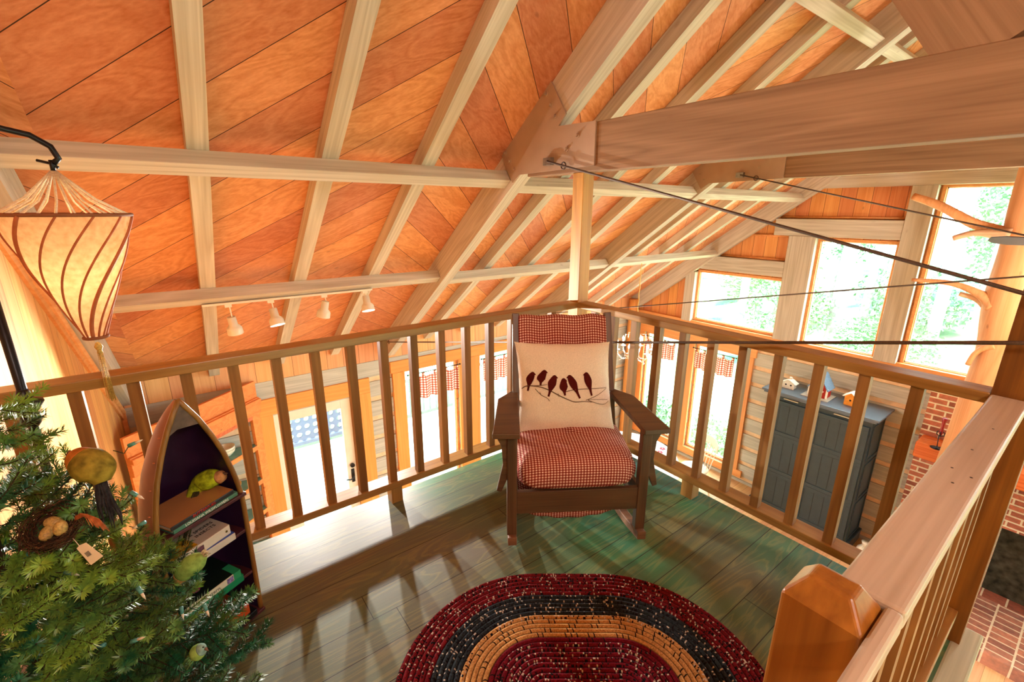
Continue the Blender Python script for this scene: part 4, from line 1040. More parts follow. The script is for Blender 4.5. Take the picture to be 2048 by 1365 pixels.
for k in range(NRB):
    m = MB(); pts = []
    for i in range(25):
        v = i/24; th = 2*math.pi*k/NRB + (-1.75)*(1-v); r = rs(v)+0.001; pts.append((SC.x+r*math.cos(th), SC.y+r*math.sin(th), ZBo+(ZT-ZBo)*v))
    m.tube(pts, 0.0028 if k % 4 else 0.005, 6); m.build('rib', ribm, shd, smooth=True)
m = MB()
for z, r in ((ZT, 0.149), (ZBo, 0.028)):
    pts = [(SC.x+r*math.cos(a), SC.y+r*math.sin(a), z) for a in [i*math.pi/18 for i in range(37)]]; m.tube(pts, 0.005, 8, cap=False)
m.build('rim', plain('brown braid trim', '8a5438', 0.8, 0.2), shd, smooth=True)
m = MB()
for k in range(24):
    a = 2*math.pi*k/24; e = Vector((SC.x+0.145*math.cos(a), SC.y+0.145*math.sin(a), ZT)); q = Vector((SC.x+0.006*math.cos(a), SC.y+0.006*math.sin(a), 1.60))
    m.tube([q, q.lerp(e, 0.5)+Vector((0, 0, -0.018+0.006*math.sin(k*2.3))), e], 0.0026, 5)
m.build('cord', plain('beaded cream cord', 'f6e2c4', 0.6, 0.3, 0.1, 150), shd, smooth=True)
m = MB(); m.lathe([(0.0005, 0.024), (0.006, 0.02), (0.011, 0.008), (0.006, -0.004), (0.008, -0.012)], (SC.x, SC.y, ZBo-0.04), 12)
for k in range(40):
    a = rng.uniform(0, 6.28); r = rng.uniform(0, 0.007); m.tube([(SC.x+r*math.cos(a), SC.y+r*math.sin(a), ZBo-0.05), (SC.x+1.7*r*math.cos(a), SC.y+1.7*r*math.sin(a), ZBo-0.05-rng.uniform(0.14, 0.165))], 0.0009, 4)
m.build('tassel', plain('gold silk tassel', 'c8a050', 0.6, 0.3, 0.15, 200), shd, smooth=True)
m = MB(); m.lathe([(0.001, 0.05), (0.02, 0.042), (0.03, 0.02), (0.028, 0.0), (0.014, -0.03), (0.013, -0.05)], (SC.x, SC.y, 1.33), 16); m.build('light_bulb', emit('glowing lamp bulb', 'ffdca0', 6.0), shd, smooth=True)
# ================================================================== placing helpers: the point of a sight line on a plane
CAMP = Vector((-2.0559, -2.02956, 1.49927))
def sight(u, v): return Rm @ Vector(((u-1024)/910.22, -(v-682.5)/910.22, -1.0))
def at_x(u, v, X): d = sight(u, v); return CAMP + d*((X-CAMP.x)/d.x)
def at_z(u, v, Z): d = sight(u, v); return CAMP + d*((Z-CAMP.z)/d.z)
# ================================================================== track lights
tk = thing('track_light', 'white track light bar with four spot heads under the lower purlin', 'track light', (-1.28, 1.88, 0.838))
m = MB(); m.box(-1.905, 1.862, 0.826, -0.655, 1.898, 0.842); m.build('track', MT['whitemetal'], tk, bevel=0.002)
HD = [(-1.736, 0.700, (0.10, 0.10, -1), 0), (-1.452, 0.728, (0.10, -0.38, -1), 1), (-1.052, 0.740, (-0.22, 0.10, -1), 0), (-0.712, 0.752, (-0.02, -0.38, -1), 1)]
for x, z, d, lit in HD:
    m = MB(); m.box(x-0.03, 1.866, 0.805, x+0.015, 1.894, 0.828); m.tube([(x, 1.88, 0.81), (x+0.006, 1.884, z+0.02)], 0.005, 8)
    h = m.build('spot_head', MT['whitemetal'], tk)
    d = Vector(d).normalized(); q = Vector((x, 1.88, z+0.03)); m = MB()
    prof = [(0, 0.026), (0.002, 0.029), (0.065, 0.031), (0.078, 0.044), (0.092, 0.052), (0.135, 0.054)]
    m.tube([q+d*a for a, r in prof], [r for a, r in prof], 24, cap=False); m.tube([q+d*0.001, q], [0.026, 0.001], 24, cap=False)
    m.build('can', MT['whitemetal'], h, smooth=True)
    m = MB(); m.tube([q+d*0.112, q+d*0.124], [0.048, 0.040], 24); m.build('reflector_lamp', MT['bulb'] if lit else plain('unlit frosted lamp', 'e8e0d4', 0.4), h, smooth=True)
    if lit: spot_at('track_lamp', q+d*0.145, q+d*0.145+Vector((-0.25 if x < -1 else 0.0, -2.0, -0.75)), TRACKP, (1.0, 0.95, 0.88), 0.022, 2.5, 0.25)
# ================================================================== chandelier
CX, CY = 3.07, 1.87
cd = thing('chandelier', 'clear glass chandelier with candle bulbs hanging beyond the loft corner on a chain', 'chandelier', (CX, CY, -0.45))
clear = NT('cut glass'); a_ = clear.n('ShaderNodeBsdfTransparent', {0: (0.95, 0.95, 0.95, 1)}); b_ = clear.n('ShaderNodeBsdfGlossy', {0: (1, 0.95, 0.9, 1), 'Roughness': 0.08})
mx = clear.n('ShaderNodeMixShader', {0: 0.55, 1: a_.outputs[0], 2: b_.outputs[0]}); clear.t.links.new(mx.outputs[0], clear.out.inputs[0]); MT['cut'] = clear.m
m = MB(); m.tube([(CX+0.008*math.sin(i*1.9), CY, 0.86-i*0.05) for i in range(20)], 0.006, 6); m.build('chain', plain('gold chain', 'e0b868', 0.4, 0.6), cd, smooth=True)
m = MB(); m.lathe([(0.004, 0.0), (0.03, -0.02), (0.035, -0.05), (0.012, -0.09), (0.02, -0.16), (0.045, -0.24), (0.02, -0.32), (0.05, -0.36), (0.03, -0.42), (0.008, -0.46)], (CX, CY, -0.10), 16); m.build('column', MT['cut'], cd, smooth=True)
for k in range(6):
    a = k*math.pi/3+0.35; c, s = math.cos(a), math.sin(a)
    P = [(0.02, -0.42), (0.09, -0.52), (0.17, -0.53), (0.235, -0.46), (0.25, -0.40)]
    m = MB(); m.tube([(CX+r*c, CY+r*s, z) for r, z in P], 0.011, 8)
    P = [(0.02, -0.30), (0.07, -0.16), (0.14, -0.17), (0.15, -0.26)]; m.tube([(CX+r*c, CY+r*s, z) for r, z in P], 0.008, 8)
    arm = m.build('arm', MT['cut'], cd, smooth=True)
    m = MB(); m.lathe([(0.012, 0), (0.045, 0.01), (0.02, 0.012), (0.012, 0.02), (0.012, 0.09)], (CX+0.25*c, CY+0.25*s, -0.40), 12); m.build('candle_sleeve', MT['white'], arm, smooth=True)
    m = MB(); m.lathe([(0.006, 0), (0.017, 0.018), (0.012, 0.04), (0.001, 0.062)], (CX+0.25*c, CY+0.25*s, -0.31), 12); m.build('candle_bulb', MT['bulb'], arm, smooth=True)
    m = MB(); m.lathe([(0.001, 0), (0.013, 0.015), (0.001, 0.04)], (CX+0.2*c, CY+0.2*s, -0.56), 6); m.build('crystal_drop', MT['cut'], arm)
lamp('chandelier_light', 'POINT', (CX, CY, -0.24), CHANP, (1.0, 0.88, 0.72), 0.1)
# ================================================================== ceiling fan (only one blade reaches the picture)
fn_ = thing('ceiling_fan', 'ceiling fan, one dark blade tip showing at the right edge before the tree trunk', 'ceiling fan', (3.2, YR, 1.30))
m = MB(); m.cyl((3.2, YR, 1.38), (3.2, YR, 4.12), 0.014, n=12); m.build('downrod', MT['iron'], fn_)
m = MB(); m.lathe([(0.02, 0.10), (0.09, 0.07), (0.13, 0.03), (0.13, -0.04), (0.07, -0.08), (0.06, -0.12)], (3.2, YR, 1.32), 28); m.build('motor', MT['iron'], fn_, smooth=True)
for k in range(5):
    a = math.pi/2+k*2*math.pi/5; X = Vector((math.cos(a), math.sin(a), 0)); Y = Vector((-X.y, X.x, 0)); t_ = Y*math.cos(0.45)+Vector((0, 0, 1))*math.sin(0.45)
    c = Vector((3.2, YR, 1.29)); pts = [(0.14, -0.02), (0.24, -0.055), (0.80, -0.075), (0.885, -0.05), (0.905, 0), (0.885, 0.05), (0.80, 0.075), (0.24, 0.055), (0.14, 0.02)]
    m = MB(); m.prism([c+X*p+t_*q for p, q in pts], Vector((0, 0, 0.007))); m.build('blade', plain('dark grey blade', '4a4644', 0.45, 0.4, 0.04, 20), fn_)
m = MB(); m.lathe([(0.06, 0.0), (0.11, -0.03), (0.12, -0.07), (0.07, -0.12), (0.005, -0.14)], (3.2, YR, 1.20), 24); m.build('fill_globe', emit('lit fill globe', 'fff0d8', 8.0), fn_, smooth=True)  # globe and its light added under the fan as fill, no light kit is seen
lamp('fan_fill_light', 'POINT', (3.2, YR, 0.92), FANFILLP, (1.0, 0.90, 0.78), 0.12)
# ================================================================== armoire and birdhouses
y0, y1, x0, x1, zt = -0.690, 0.600, 4.40, 4.955, -0.905
slate = plain('slate green paint', '2c3a3e', 0.4, 0.45, 0.04, 14); slate2 = plain('slate groove paint', '1c2628', 0.45, 0.4, 0.03, 14)
ar = thing('armoire', 'tall slate green cabinet with panelled doors standing against the grey log wall', 'cabinet', ((x0+x1)/2, (y0+y1)/2, FLOOR))
m = MB(); m.box(x0+0.03, y0+0.03, FLOOR+0.10, x1, y1-0.03, zt); m.build('body', slate, ar, bevel=0.004)
m = MB(); m.box(x0-0.03, y0-0.035, zt, x1, y1+0.035, zt+0.03); m.box(x0-0.01, y0-0.012, zt-0.03, x1, y1+0.012, zt); m.build('cornice', plain('slate with bluish sheen tint', '56626e', 0.3, 0.5, 0.03, 14), ar, bevel=0.006)  # top coloured paler and bluish: the reflection on it is put into the colour
m = MB(); m.box(x0, y0, FLOOR, x1, y1, FLOOR+0.16); m.box(x0-0.008, y0-0.008, FLOOR+0.15, x1, y1+0.008, FLOOR+0.175); m.build('plinth', slate, ar, bevel=0.008)
for s in (0, 1):
    a, b = (y0+0.05, -0.049) if s == 0 else (-0.041, y1-0.05)
    dr = MB(); dr.box(x0+0.01, a, FLOOR+0.20, x0+0.03, b, zt-0.10); door = dr.build('door', slate, ar, bevel=0.003)
    H0, H1 = FLOOR+0.20, zt-0.10; zs = [H0, H0+0.55, H0+1.13, H1]
    for p, q in zip(zs, zs[1:]):
        m = MB(); fr = 0.05
        m.box(x0-0.002, a, p, x0+0.012, b, p+fr); m.box(x0-0.002, a, q-fr, x0+0.012, b, q); m.box(x0-0.002, a, p+fr, x0+0.012, a+fr, q-fr); m.box(x0-0.002, b-fr, p+fr, x0+0.012, b, q-fr)
        m.build('panel_frame', slate, door, bevel=0.003)
        m = MB()
        for g in range(1, 4): yy = a+fr+(b-a-2*fr)*g/4; m.box(x0+0.008, yy-0.003, p+fr, x0+0.0105, yy+0.003, q-fr)
        m.build('bead_groove', slate2, door)
    m = MB(); m.lathe([(0.004, 0), (0.012, 0.012), (0.008, 0.022)], (0, 0, 0), 10); kn = m.build('knob', MT['iron'], door)
    kn.matrix_world = Matrix.Translation((x0-0.002, b-0.03 if s == 0 else a+0.03, FLOOR+0.95)) @ Matrix.Rotation(-math.pi/2, 4, 'Y')
    m = MB(); m.box(x0-0.004, (a+b)/2-0.09, zt-0.058, x0+0.032, (a+b)/2+0.09, zt-0.05); m.build('top_strip', plain('pale strip', 'c8b898', 0.5), ar)
m = MB()
for p, q in ((FLOOR+0.2, FLOOR+0.75), (FLOOR+0.80, FLOOR+1.3), (FLOOR+1.35, zt-0.1)):
    for a, b, c, d in ((x0+0.08, x0+0.10, p, q), (x1-0.08, x1-0.06, p, q), (x0+0.10, x1-0.08, p, p+0.02), (x0+0.10, x1-0.08, q-0.02, q)): m.box(a, y0+0.018, c, b, y0+0.032, d)
m.build('side_panel_molding', slate, ar, bevel=0.003)
def birdhouse(y, x, w, d, h, roofh, wall, roof, label, extra=None, over=0.03):
    z = zt+0.031; b = thing('birdhouse', label, 'birdhouse', (x, y, z), 'birdhouses on the cabinet')
    m = MB(); m.prism([(x-d/2, y-w/2, z), (x-d/2, y+w/2, z), (x-d/2, y+w/2, z+h), (x-d/2, y, z+h+roofh), (x-d/2, y-w/2, z+h)], (d, 0, 0)); m.build('house', wall, b, bevel=0.002)
    m = MB()
    for s in (1, -1):
        e = Vector((0, s*(w/2), -roofh)); L = e.length; e = e/L; n = Vector((0, s*roofh, w/2)).normalized()
        p = Vector((x-d/2-over, y, z+h+roofh)); m.prism([p, p+e*(L+over), p+e*(L+over)+n*0.008, p+n*0.008], (d+2*over, 0, 0))
        for k in range(4): q = p+e*(L+over)*(k+0.6)/4+n*0.008; m.prism([q, q+e*0.02, q+e*0.02+n*0.004, q+n*0.004], (d+2*over, 0, 0))
    m.build('roof', roof, b, bevel=0.001)
    for hy, hz in (extra or [(0, h*0.6)]):
        m = MB(); m.cyl((x-d/2+0.001, y+hy, z+hz), (x-d/2-0.0015, y+hy, z+hz), 0.012, n=14); m.build('entry_hole', MT['iron'], b)
    return b, z
whb = plain('chalk white paint', 'ece6d8', 0.7, 0.2, 0.04, 60); redp = plain('barn red paint', 'b02a1c', 0.6, 0.3, 0.08, 60); bluer = plain('grey blue roof slats', '7088a0', 0.6, 0.3, 0.08, 50)
b, z = birdhouse(0.40, 4.66, 0.15, 0.09, 0.075, 0.045, whb, whb, 'small white birdhouse at the left end of the cabinet top', [(0.03, 0.05), (-0.035, 0.05)], 0.012)
m = MB()
for k in range(8): m.box(4.60, 0.32+0.021*k, z, 4.606, 0.337+0.021*k, z+0.042)
m.box(4.66, 0.385, z+0.11, 4.69, 0.415, z+0.15); m.build('picket_fence', whb, b)
b, z = birdhouse(0.02, 4.66, 0.20, 0.17, 0.15, 0.17, redp, bluer, 'red birdhouse with steep grey blue roof in the middle of the cabinet top', [(0.0, 0.10), (0.0, 0.2)], 0.035)
m = MB(); m.box(4.50, -0.13, z-0.0005, 4.80, 0.19, z+0.008); m.build('base_board', MT['gutter'], b)
m = MB(); m.box(4.53, -0.03, z+0.008, 4.58, 0.07, z+0.10); m.prism([(4.52, -0.05, z+0.10), (4.52, 0.09, z+0.10), (4.52, 0.02, z+0.14)], (0.06, 0, 0)); m.build('porch', whb, b)
for yy in (-0.085, 0.125):
    m = MB(); m.box(4.567, yy-0.012, z+0.01, 4.574, yy+0.012, z+0.15); m.build('corner_trim', whb, b)
birdhouse(-0.34, 4.66, 0.13, 0.11, 0.12, 0.05, plain('orange paint', 'e08a2c', 0.6, 0.3), whb, 'orange birdhouse with white roof near the right end of the cabinet top', None, 0.015)
# ================================================================== fireplace
cy0, cy1, cxf = -3.47, -1.035, 4.75
ch_ = MB(); oy0, oy1, oz = -2.72, -1.88, -1.80
ch_.box(cxf, oy1, FLOOR, XG-0.002, cy1, -0.36); ch_.box(cxf, cy0, FLOOR, XG-0.002, oy0, -0.36); ch_.box(cxf, oy0, oz, XG-0.002, oy1, -0.36); ch_.box(cxf, oy0, FLOOR, XG-0.002, oy1, -2.70)
struct(ch_.build('wall_chimney', brick('chimney brick', ('y', 'z'))))
m = MB(); m.box(4.93, oy0, -2.70, XG-0.003, oy1, oz); struct(m.build('wall_firebox', plain('sooty brick', '3c362a', 0.9, 0.1, 0.3, 12)))
m = MB(); m.box(3.80, cy0-0.2, FLOOR, cxf, -1.10, -2.70); struct(m.build('floor_hearth', brick('hearth paving brick', ('x', 'y'), 'bc8a74', '84625c', 'e0d8c4', bw=0.105, rh=0.205)))
m = MB(); m.box(4.44, -3.4, -1.195, cxf-0.002, -1.065, -1.005); mt = m.build('mantel_shelf', wood('glossy orange mantel slab', 'e87c3c', 'b84a14', 0.18, 0.6, knots=0.5, swap='y'), bevel=0.02, seg=3)
tag(mt, 'glossy orange wooden mantel slab on the brick chimney', 'mantel')
hp_ = at_z(1873, 897, -1.005); hp_.x = min(hp_.x, 4.66)
cdl = thing('candle_holder', 'red glass candle holder on a thin iron stand, on the mantel slab', 'candle holder', (hp_.x, hp_.y, -1.005))
m = MB(); m.lathe([(0.055, 0), (0.058, 0.006), (0.01, 0.012), (0.005, 0.02)], (hp_.x, hp_.y, -1.005), 20); m.tube([(hp_.x, hp_.y, -0.99), (hp_.x, hp_.y+0.01, -0.85)], 0.004, 8)
for k in range(4):
    a = k*1.57; m.tube([(hp_.x, hp_.y, -0.86), (hp_.x+0.03*math.cos(a), hp_.y+0.03*math.sin(a), -0.845), (hp_.x+0.032*math.cos(a), hp_.y+0.032*math.sin(a), -0.81), (hp_.x+0.012*math.cos(a), hp_.y+0.012*math.sin(a), -0.80)], 0.005, 6)
m.build('stand', MT['iron'], cdl, smooth=True)
m = MB(); m.lathe([(0.012, 0), (0.016, 0.03), (0.014, 0.10), (0.017, 0.16), (0.026, 0.19), (0.022, 0.20)], (hp_.x, hp_.y, -0.84), 16); m.build('glass', plain('ruby glass', '8c1020', 0.1, 0.8, 0.05), cdl, smooth=True)
# jug beside the armoire
jg = thing('jug', 'cream stoneware jug on the floor at the right foot of the slate cabinet', 'jug', (4.52, -0.86, FLOOR))
m = MB(); m.lathe([(0.06, 0), (0.085, 0.03), (0.10, 0.10), (0.085, 0.17), (0.045, 0.21), (0.045, 0.25), (0.055, 0.27)], (4.52, -0.86, FLOOR), 22); m.build('body', plain('cream stoneware', 'e6dcc4', 0.35, 0.5, 0.04, 20), jg, smooth=True)
m = MB(); m.tube([(4.44, -0.86, FLOOR+0.24), (4.39, -0.86, FLOOR+0.22), (4.385, -0.86, FLOOR+0.14), (4.425, -0.86, FLOOR+0.11)], 0.012, 8); m.build('handle', plain('cream glazed handle', 'e6dcc4', 0.35, 0.5), jg, smooth=True)
# ================================================================== peeled tree trunk
X0 = 4.16
sil = [(2048, 300), (2035, 345), (2014, 420), (1996, 500), (1965, 600), (1950, 700), (1918, 790), (1880, 900)]
P = [at_x(u, v, X0) for u, v in sil]; rad = [0.19, 0.185, 0.185, 0.185, 0.20, 0.20, 0.205, 0.21]
cen = [Vector((X0, p.y-r, p.z)) for p, r in zip(P, rad)]
cen = [Vector((X0, -1.52, 3.42)), Vector((X0, -1.50, 2.8))] + cen + [Vector((X0, -1.50, -1.6)), Vector((X0, -1.50, -2.695))]; rad = [0.15, 0.17] + rad + [0.225, 0.25]
tt = thing('tree_trunk_post', 'peeled orange tree trunk with branch stubs standing as a post before the windows', 'post', (X0, -1.5, -2.7))
skin = wood('peeled cedar trunk', 'dc9c68', 'c07c48', 0.55, 0.3, knots=0.5, swap='z'); skin2 = wood('pale branch', 'dcac84', 'a87c58', 0.65, 0.2, swap='y')
def smooth_pts(P, R_, k=5):
    o, q = [], []
    for i in range(len(P)-1):
        a, b, c, d = P[max(i-1, 0)], P[i], P[i+1], P[min(i+2, len(P)-1)]; e, f, g, h = R_[max(i-1, 0)], R_[i], R_[i+1], R_[min(i+2, len(P)-1)]
        for j in range(k):
            t = j/k; o.append(0.5*((b*2)+(c-a)*t+(a*2-b*5+c*4-d)*t*t+(b*3-a-c*3+d)*t**3)); q.append(0.5*((f*2)+(g-e)*t+(e*2-f*5+g*4-h)*t*t+(f*3-e-g*3+h)*t**3))
    return o+[P[-1]], q+[R_[-1]]
o_, q_ = smooth_pts(cen, rad, 6); m = MB(); m.tube(o_, [max(0.1, r) for r in q_], 28); m.build('trunk', skin, tt, smooth=True)
for pts, rs_, dx, mt_ in (([(2030, 478), (1985, 460), (1940, 444), (1880, 412), (1826, 393)], [0.09, 0.055, 0.045, 0.040, 0.034], -0.05, skin),
                     ([(2020, 472), (1970, 466), (1940, 468), (1906, 477)], [0.07, 0.035, 0.028, 0.024], -0.14, skin2),
                     ([(1990, 610), (1965, 592), (1930, 575), (1890, 565), (1824, 560)], [0.09, 0.045, 0.030, 0.024, 0.017], -0.08, skin),
                     ([(1985, 622), (1962, 604), (1945, 595), (1919, 588)], [0.06, 0.032, 0.026, 0.022], -0.02, skin2),
                     ([(1990, 692), (1965, 698), (1948, 710), (1935, 730)], [0.045, 0.026, 0.022, 0.020], -0.16, skin)):
    p_ = [at_x(u, v, X0+dx) for u, v in pts]; o_, q_ = smooth_pts(p_, rs_, 4); m = MB(); m.tube(o_, q_, 14); m.build('branch_stub', mt_, tt, smooth=True)
kp = at_x(2028, 541, X0-0.17); m = MB(); m.tube([kp+Vector((0.06, 0, 0)), kp+Vector((0.01, 0, 0)), kp+Vector((-0.012, 0, 0))], [0.06, 0.042, 0.022], 16); m.build('knot', skin2, tt, smooth=True)
# ================================================================== dining table, chairs
tb = thing('dining_table', 'round dining table with a white flowered cloth beside the gable windows', 'table', (3.05, 1.9, FLOOR))
m = MB(); m.lathe([(0.30, 0), (0.28, 0.03), (0.07, 0.08), (0.06, 0.68), (0.2, 0.71)], (3.05, 1.9, FLOOR), 20); m.build('pedestal', MT['trimpine'], tb, smooth=True)
m = MB(); m.lathe([(0.76, 0), (0.78, 0.01), (0.78, 0.03), (0.76, 0.04)], (3.05, 1.9, FLOOR+0.70), 48); m.build('table_top', MT['trimpine'], tb)
m = MB(); nn = 96
def tc(u, v):
    th = 6.28318*u
    if v < 0.6: r = 0.80*v/0.6; z = 0.745
    else: t = (v-0.6)/0.4; r = 0.80+0.03*math.sin(th*13)*t+0.02*t; z = 0.745-0.24*t
    return (3.05+r*math.cos(th), 1.9+r*math.sin(th), FLOOR+z)
m.grid(tc, nn, 15)
cl = m.build('tablecloth', plain('white cotton', 'f0eef0', 0.9, 0.1, 0.03, 50), smooth=True); tag(cl, 'white tablecloth with small pink flower prints on the round table', 'tablecloth')
for u, v in ((1232, 862), (1300, 892), (1320, 905), (1325, 898)):
    p = at_z(u, v, FLOOR+0.7465); m = MB()
    for k in range(5):
        a = k*1.257; m.cyl((p.x+0.028*math.cos(a), p.y+0.028*math.sin(a), FLOOR+0.7452), (p.x+0.028*math.cos(a), p.y+0.028*math.sin(a), FLOOR+0.7466), 0.018, n=10)
    m.build('flower_print', plain('pink print', 'c86078', 0.9, 0.1), cl)
def windsor(x, y, rot, label, seatc, backc):
    c = thing('windsor_chair', label, 'chair', (x, y, FLOOR), 'dining chairs', rot); c['_local'] = 1
    sm = wood('chair seat '+seatc, seatc, backc, 0.45, 0.4); bm_ = plain('chair paint '+backc, backc, 0.45, 0.4, 0.03)
    m = MB(); m.lathe([(0.17, 0), (0.205, 0.012), (0.21, 0.03), (0.19, 0.036)], (0, 0, 0.43), 24); m.build('seat', sm, c, smooth=True)
    for sx in (-1, 1):
        for sy in (-1, 1):
            m = MB(); m.tube([(sx*0.12, sy*0.12, 0.44), (sx*0.17, sy*0.17, 0.2), (sx*0.2, sy*0.2, 0.0)], [0.013, 0.019, 0.012], 8); m.build('leg', bm_, c, smooth=True)
    for k in range(-2, 3):
        m = MB(); m.tube([(0.065*k, 0.16, 0.45), (0.08*k, 0.235, 0.87-0.02*abs(k))], 0.007, 6); m.build('spindle', bm_, c)
    m = MB(); n = 14; pts = [(-0.22+0.44*i/n, 0.20+0.05*math.sin(math.pi*i/n), 0.86) for i in range(n+1)]
    vs = []
    for i, (px, py, pz) in enumerate(pts):
        h = 0.075+0.03*math.sin(math.pi*i/n); vs += [(px, py-0.008, pz-0.03), (px, py+0.010, pz-0.03), (px, py+0.022, pz+h), (px, py+0.004, pz+h)]
    fs = [(4*i+k, 4*i+(k+1) % 4, 4*i+4+(k+1) % 4, 4*i+4+k) for i in range(n) for k in range(4)] + [(3, 2, 1, 0), (4*n, 4*n+1, 4*n+2, 4*n+3)]
    m.add(vs, fs); m.build('crest_rail', bm_, c, bevel=0.005)
    return c
windsor(4.05, 1.30, math.radians(-120), 'cream curved back chair between the white table and the gable window', 'f0e0c0', 'efe6d2')
windsor(2.9, 2.95, math.radians(0), 'pale wooden chair behind the white table toward the corner log', 'e8b478', 'e0b080')
windsor(0.85, 2.95, math.radians(180), 'orange round backed chair below the left rail near the valance window', 'e08a40', 'e8924c')
# a red leather chair arm low at the right edge
ac = thing('armchair', 'dark red glossy armchair corner low at the right beside the hearth', 'armchair', (2.3, -2.45, FLOOR))
rl_ = plain('oxblood leather', '8a2c34', 0.25, 0.6, 0.08, 12)
m = MB(); m.box(2.05, -2.80, FLOOR+0.12, 2.75, -2.10, FLOOR+0.42); m.build('seat', rl_, ac, bevel=0.05, seg=4)
for yy in (-2.84, -2.06):
    m = MB(); m.box(2.05, yy-0.07, FLOOR+0.12, 2.75, yy+0.07, FLOOR+0.58); m.build('armrest', rl_, ac, bevel=0.06, seg=4)
m = MB(); m.box(2.0, -2.85, FLOOR+0.12, 2.16, -2.05, FLOOR+0.95); m.build('backrest', rl_, ac, bevel=0.06, seg=4)
for xx in (2.1, 2.7):
    for yy in (-2.8, -2.1):
        m = MB(); m.cyl((xx, yy, FLOOR), (xx, yy, FLOOR+0.13), 0.02, 0.025, 10); m.build('foot', MT['oak'], ac)
# ================================================================== corner cupboard with bowls
C0 = Vector((-1.50, YW-0.045, 0)); cd_ = Vector((-0.79, -0.61, 0)).normalized(); cn = Vector((0.611, -0.79, 0)).normalized()
def CP(u, dep, z): return C0 + cd_*u - cn*dep + Vector((0, 0, z))
def cbx(m, u0, u1, d0, d1, z0, z1): m.hexa([CP(u0, d0, z0), CP(u0, d1, z0), CP(u1, d1, z0), CP(u1, d0, z0), CP(u0, d0, z1), CP(u0, d1, z1), CP(u1, d1, z1), CP(u1, d0, z1)])
cu = thing('corner_cupboard', 'open orange pine corner cupboard with teal shelves left of the white door', 'cupboard', CP(0.6, 0.2, FLOOR))
up_ = wood('orange pine cupboard', 'ee9450', 'd07030', 0.5, 0.4, knots=0.5, swap='x'); teal = plain('teal shelf paint', '6c9488', 0.6, 0.3, 0.08, 12); dkb = planks('dark cupboard back boards', '8a6a54', '5c4030', ('z', 'x'), 0.12, 0.0, '30201a')
UW = 1.36
m = MB(); cbx(m, 0.0, UW, 0.0, 0.03, -0.49, -0.30); m.build('frieze_board', up_, cu)
m = MB(); cbx(m, 0.0, UW, -0.03, 0.03, -0.66, -0.48); cbx(m, 0.0, UW, -0.055, 0.0, -0.54, -0.49); m.build('header_molding', up_, cu, bevel=0.006)
for a, b in ((0.0, 0.10), (UW-0.62, UW)):
    m = MB(); cbx(m, a, b, 0.0, 0.03, FLOOR, -0.66); m.build('stile', up_, cu, bevel=0.003)
m = MB(); cbx(m, 0.10, UW-0.62, 0.0, 0.03, -0.715, -0.66); m.build('top_rail', wood('reddish cupboard edge', 'e07848', 'b8502c', 0.5, 0.4), cu)
def tri(m, z0, z1, o=0.03):
    pts = [CP(0.02, o, z0), CP(UW-0.05, o, z0), CP(UW-0.42, 0.42, z0), CP(0.42, 0.42, z0)]; m.prism(pts, (0, 0, z1-z0))
for z in (-1.05, -1.47, -1.85, -2.3):
    m = MB(); tri(m, z, z+0.022, 0.004); m.build('shelf', teal, cu, bevel=0.003)
    m = MB(); cbx(m, 0.10, UW-0.62, -0.004, 0.004, z-0.03, z+0.022); m.build('shelf_edge', up_, cu, bevel=0.002)
m = MB(); cbx(m, 0.05, UW-0.3, 0.44, 0.46, FLOOR, -0.5); m.build('back_boards', dkb, cu)
def bowl(u, dep, z, r, label, col='e4e0cc', n=1):
    for k in range(n):
        c = CP(u, dep, z+0.03*k); m = MB(); m.lathe([(r*0.45, 0), (r*0.5, 0.006), (r*0.9, r*0.5), (r, r*0.85), (r*0.94, r*0.86), (r*0.8, r*0.5), (r*0.4, 0.02), (0.002, 0.016)], c, 24)
        tag(m.build('bowl', plain('glazed stoneware '+col, col, 0.3, 0.5, 0.03), smooth=True), label if n == 1 else ('lower' if k == 0 else 'upper')+label, 'bowl', 'bowls in the corner cupboard')
bowl(0.36, 0.14, -1.027, 0.085, ' cream bowl of the stack on the top teal shelf', n=2)
bowl(0.56, 0.14, -1.027, 0.075, 'single cream bowl on the top teal shelf, left of the stack')
bowl(0.40, 0.12, -1.447, 0.10, 'yellow bowl on the second teal shelf', 'e8a838')
bowl(0.42, 0.12, -1.827, 0.09, 'pinkish bowl on the third teal shelf', 'd8a088')
# ================================================================== valances
def valance(axis, a0, a1, plane, z1, z0, label):
    v = thing('valance', label, 'curtain', ((a0+a1)/2, plane, z1) if axis == 'x' else (plane, (a0+a1)/2, z1), 'gingham valances')
    def W_(a, d, z): return (a, plane+d, z) if axis == 'x' else (plane+d, a, z)
    L = a1-a0; m = MB()
    m.grid(lambda u, w: W_(a0+0.01+(L-0.02)*u, -0.012+(0.014+0.014*(1-w))*math.sin(u*L*46+0.6*math.sin(u*9)), z0+(z1-0.055-z0)*w+0.006*math.sin(u*L*23)*(1-w)), 90, 8, 0, lambda u, w: (u*L*1.15, w*(z1-z0)))
    m.build('cloth', MT['valance'], v, smooth=True)
    n = max(3, int(L/0.17))
    for k in range(n+1):
        a = a0+0.03+(L-0.06)*k/n; m = MB()
        m.grid(lambda u, w: W_(a-0.022+0.044*u, -0.014, z1-0.06+0.06*w), 2, 2, 0, lambda u, w: (u*0.044, w*0.06)); m.build('tab', MT['valance'], v)
    m = MB(); m.tube([W_(a0-0.02, -0.012, z1), W_(a1+0.02, -0.012, z1)], 0.006, 8)
    for a in (a0-0.02, a1+0.02): m.tube([W_(a-0.012, -0.012, z1), W_(a, -0.012, z1), W_(a+0.012, -0.012, z1)], [0.006, 0.014, 0.006], 8)
    m.build('rod', MT['iron'], v, smooth=True)
valance('x', 0.29, 1.05, YW-0.05, -0.615, -0.985, 'red gingham valance nearest the white door')
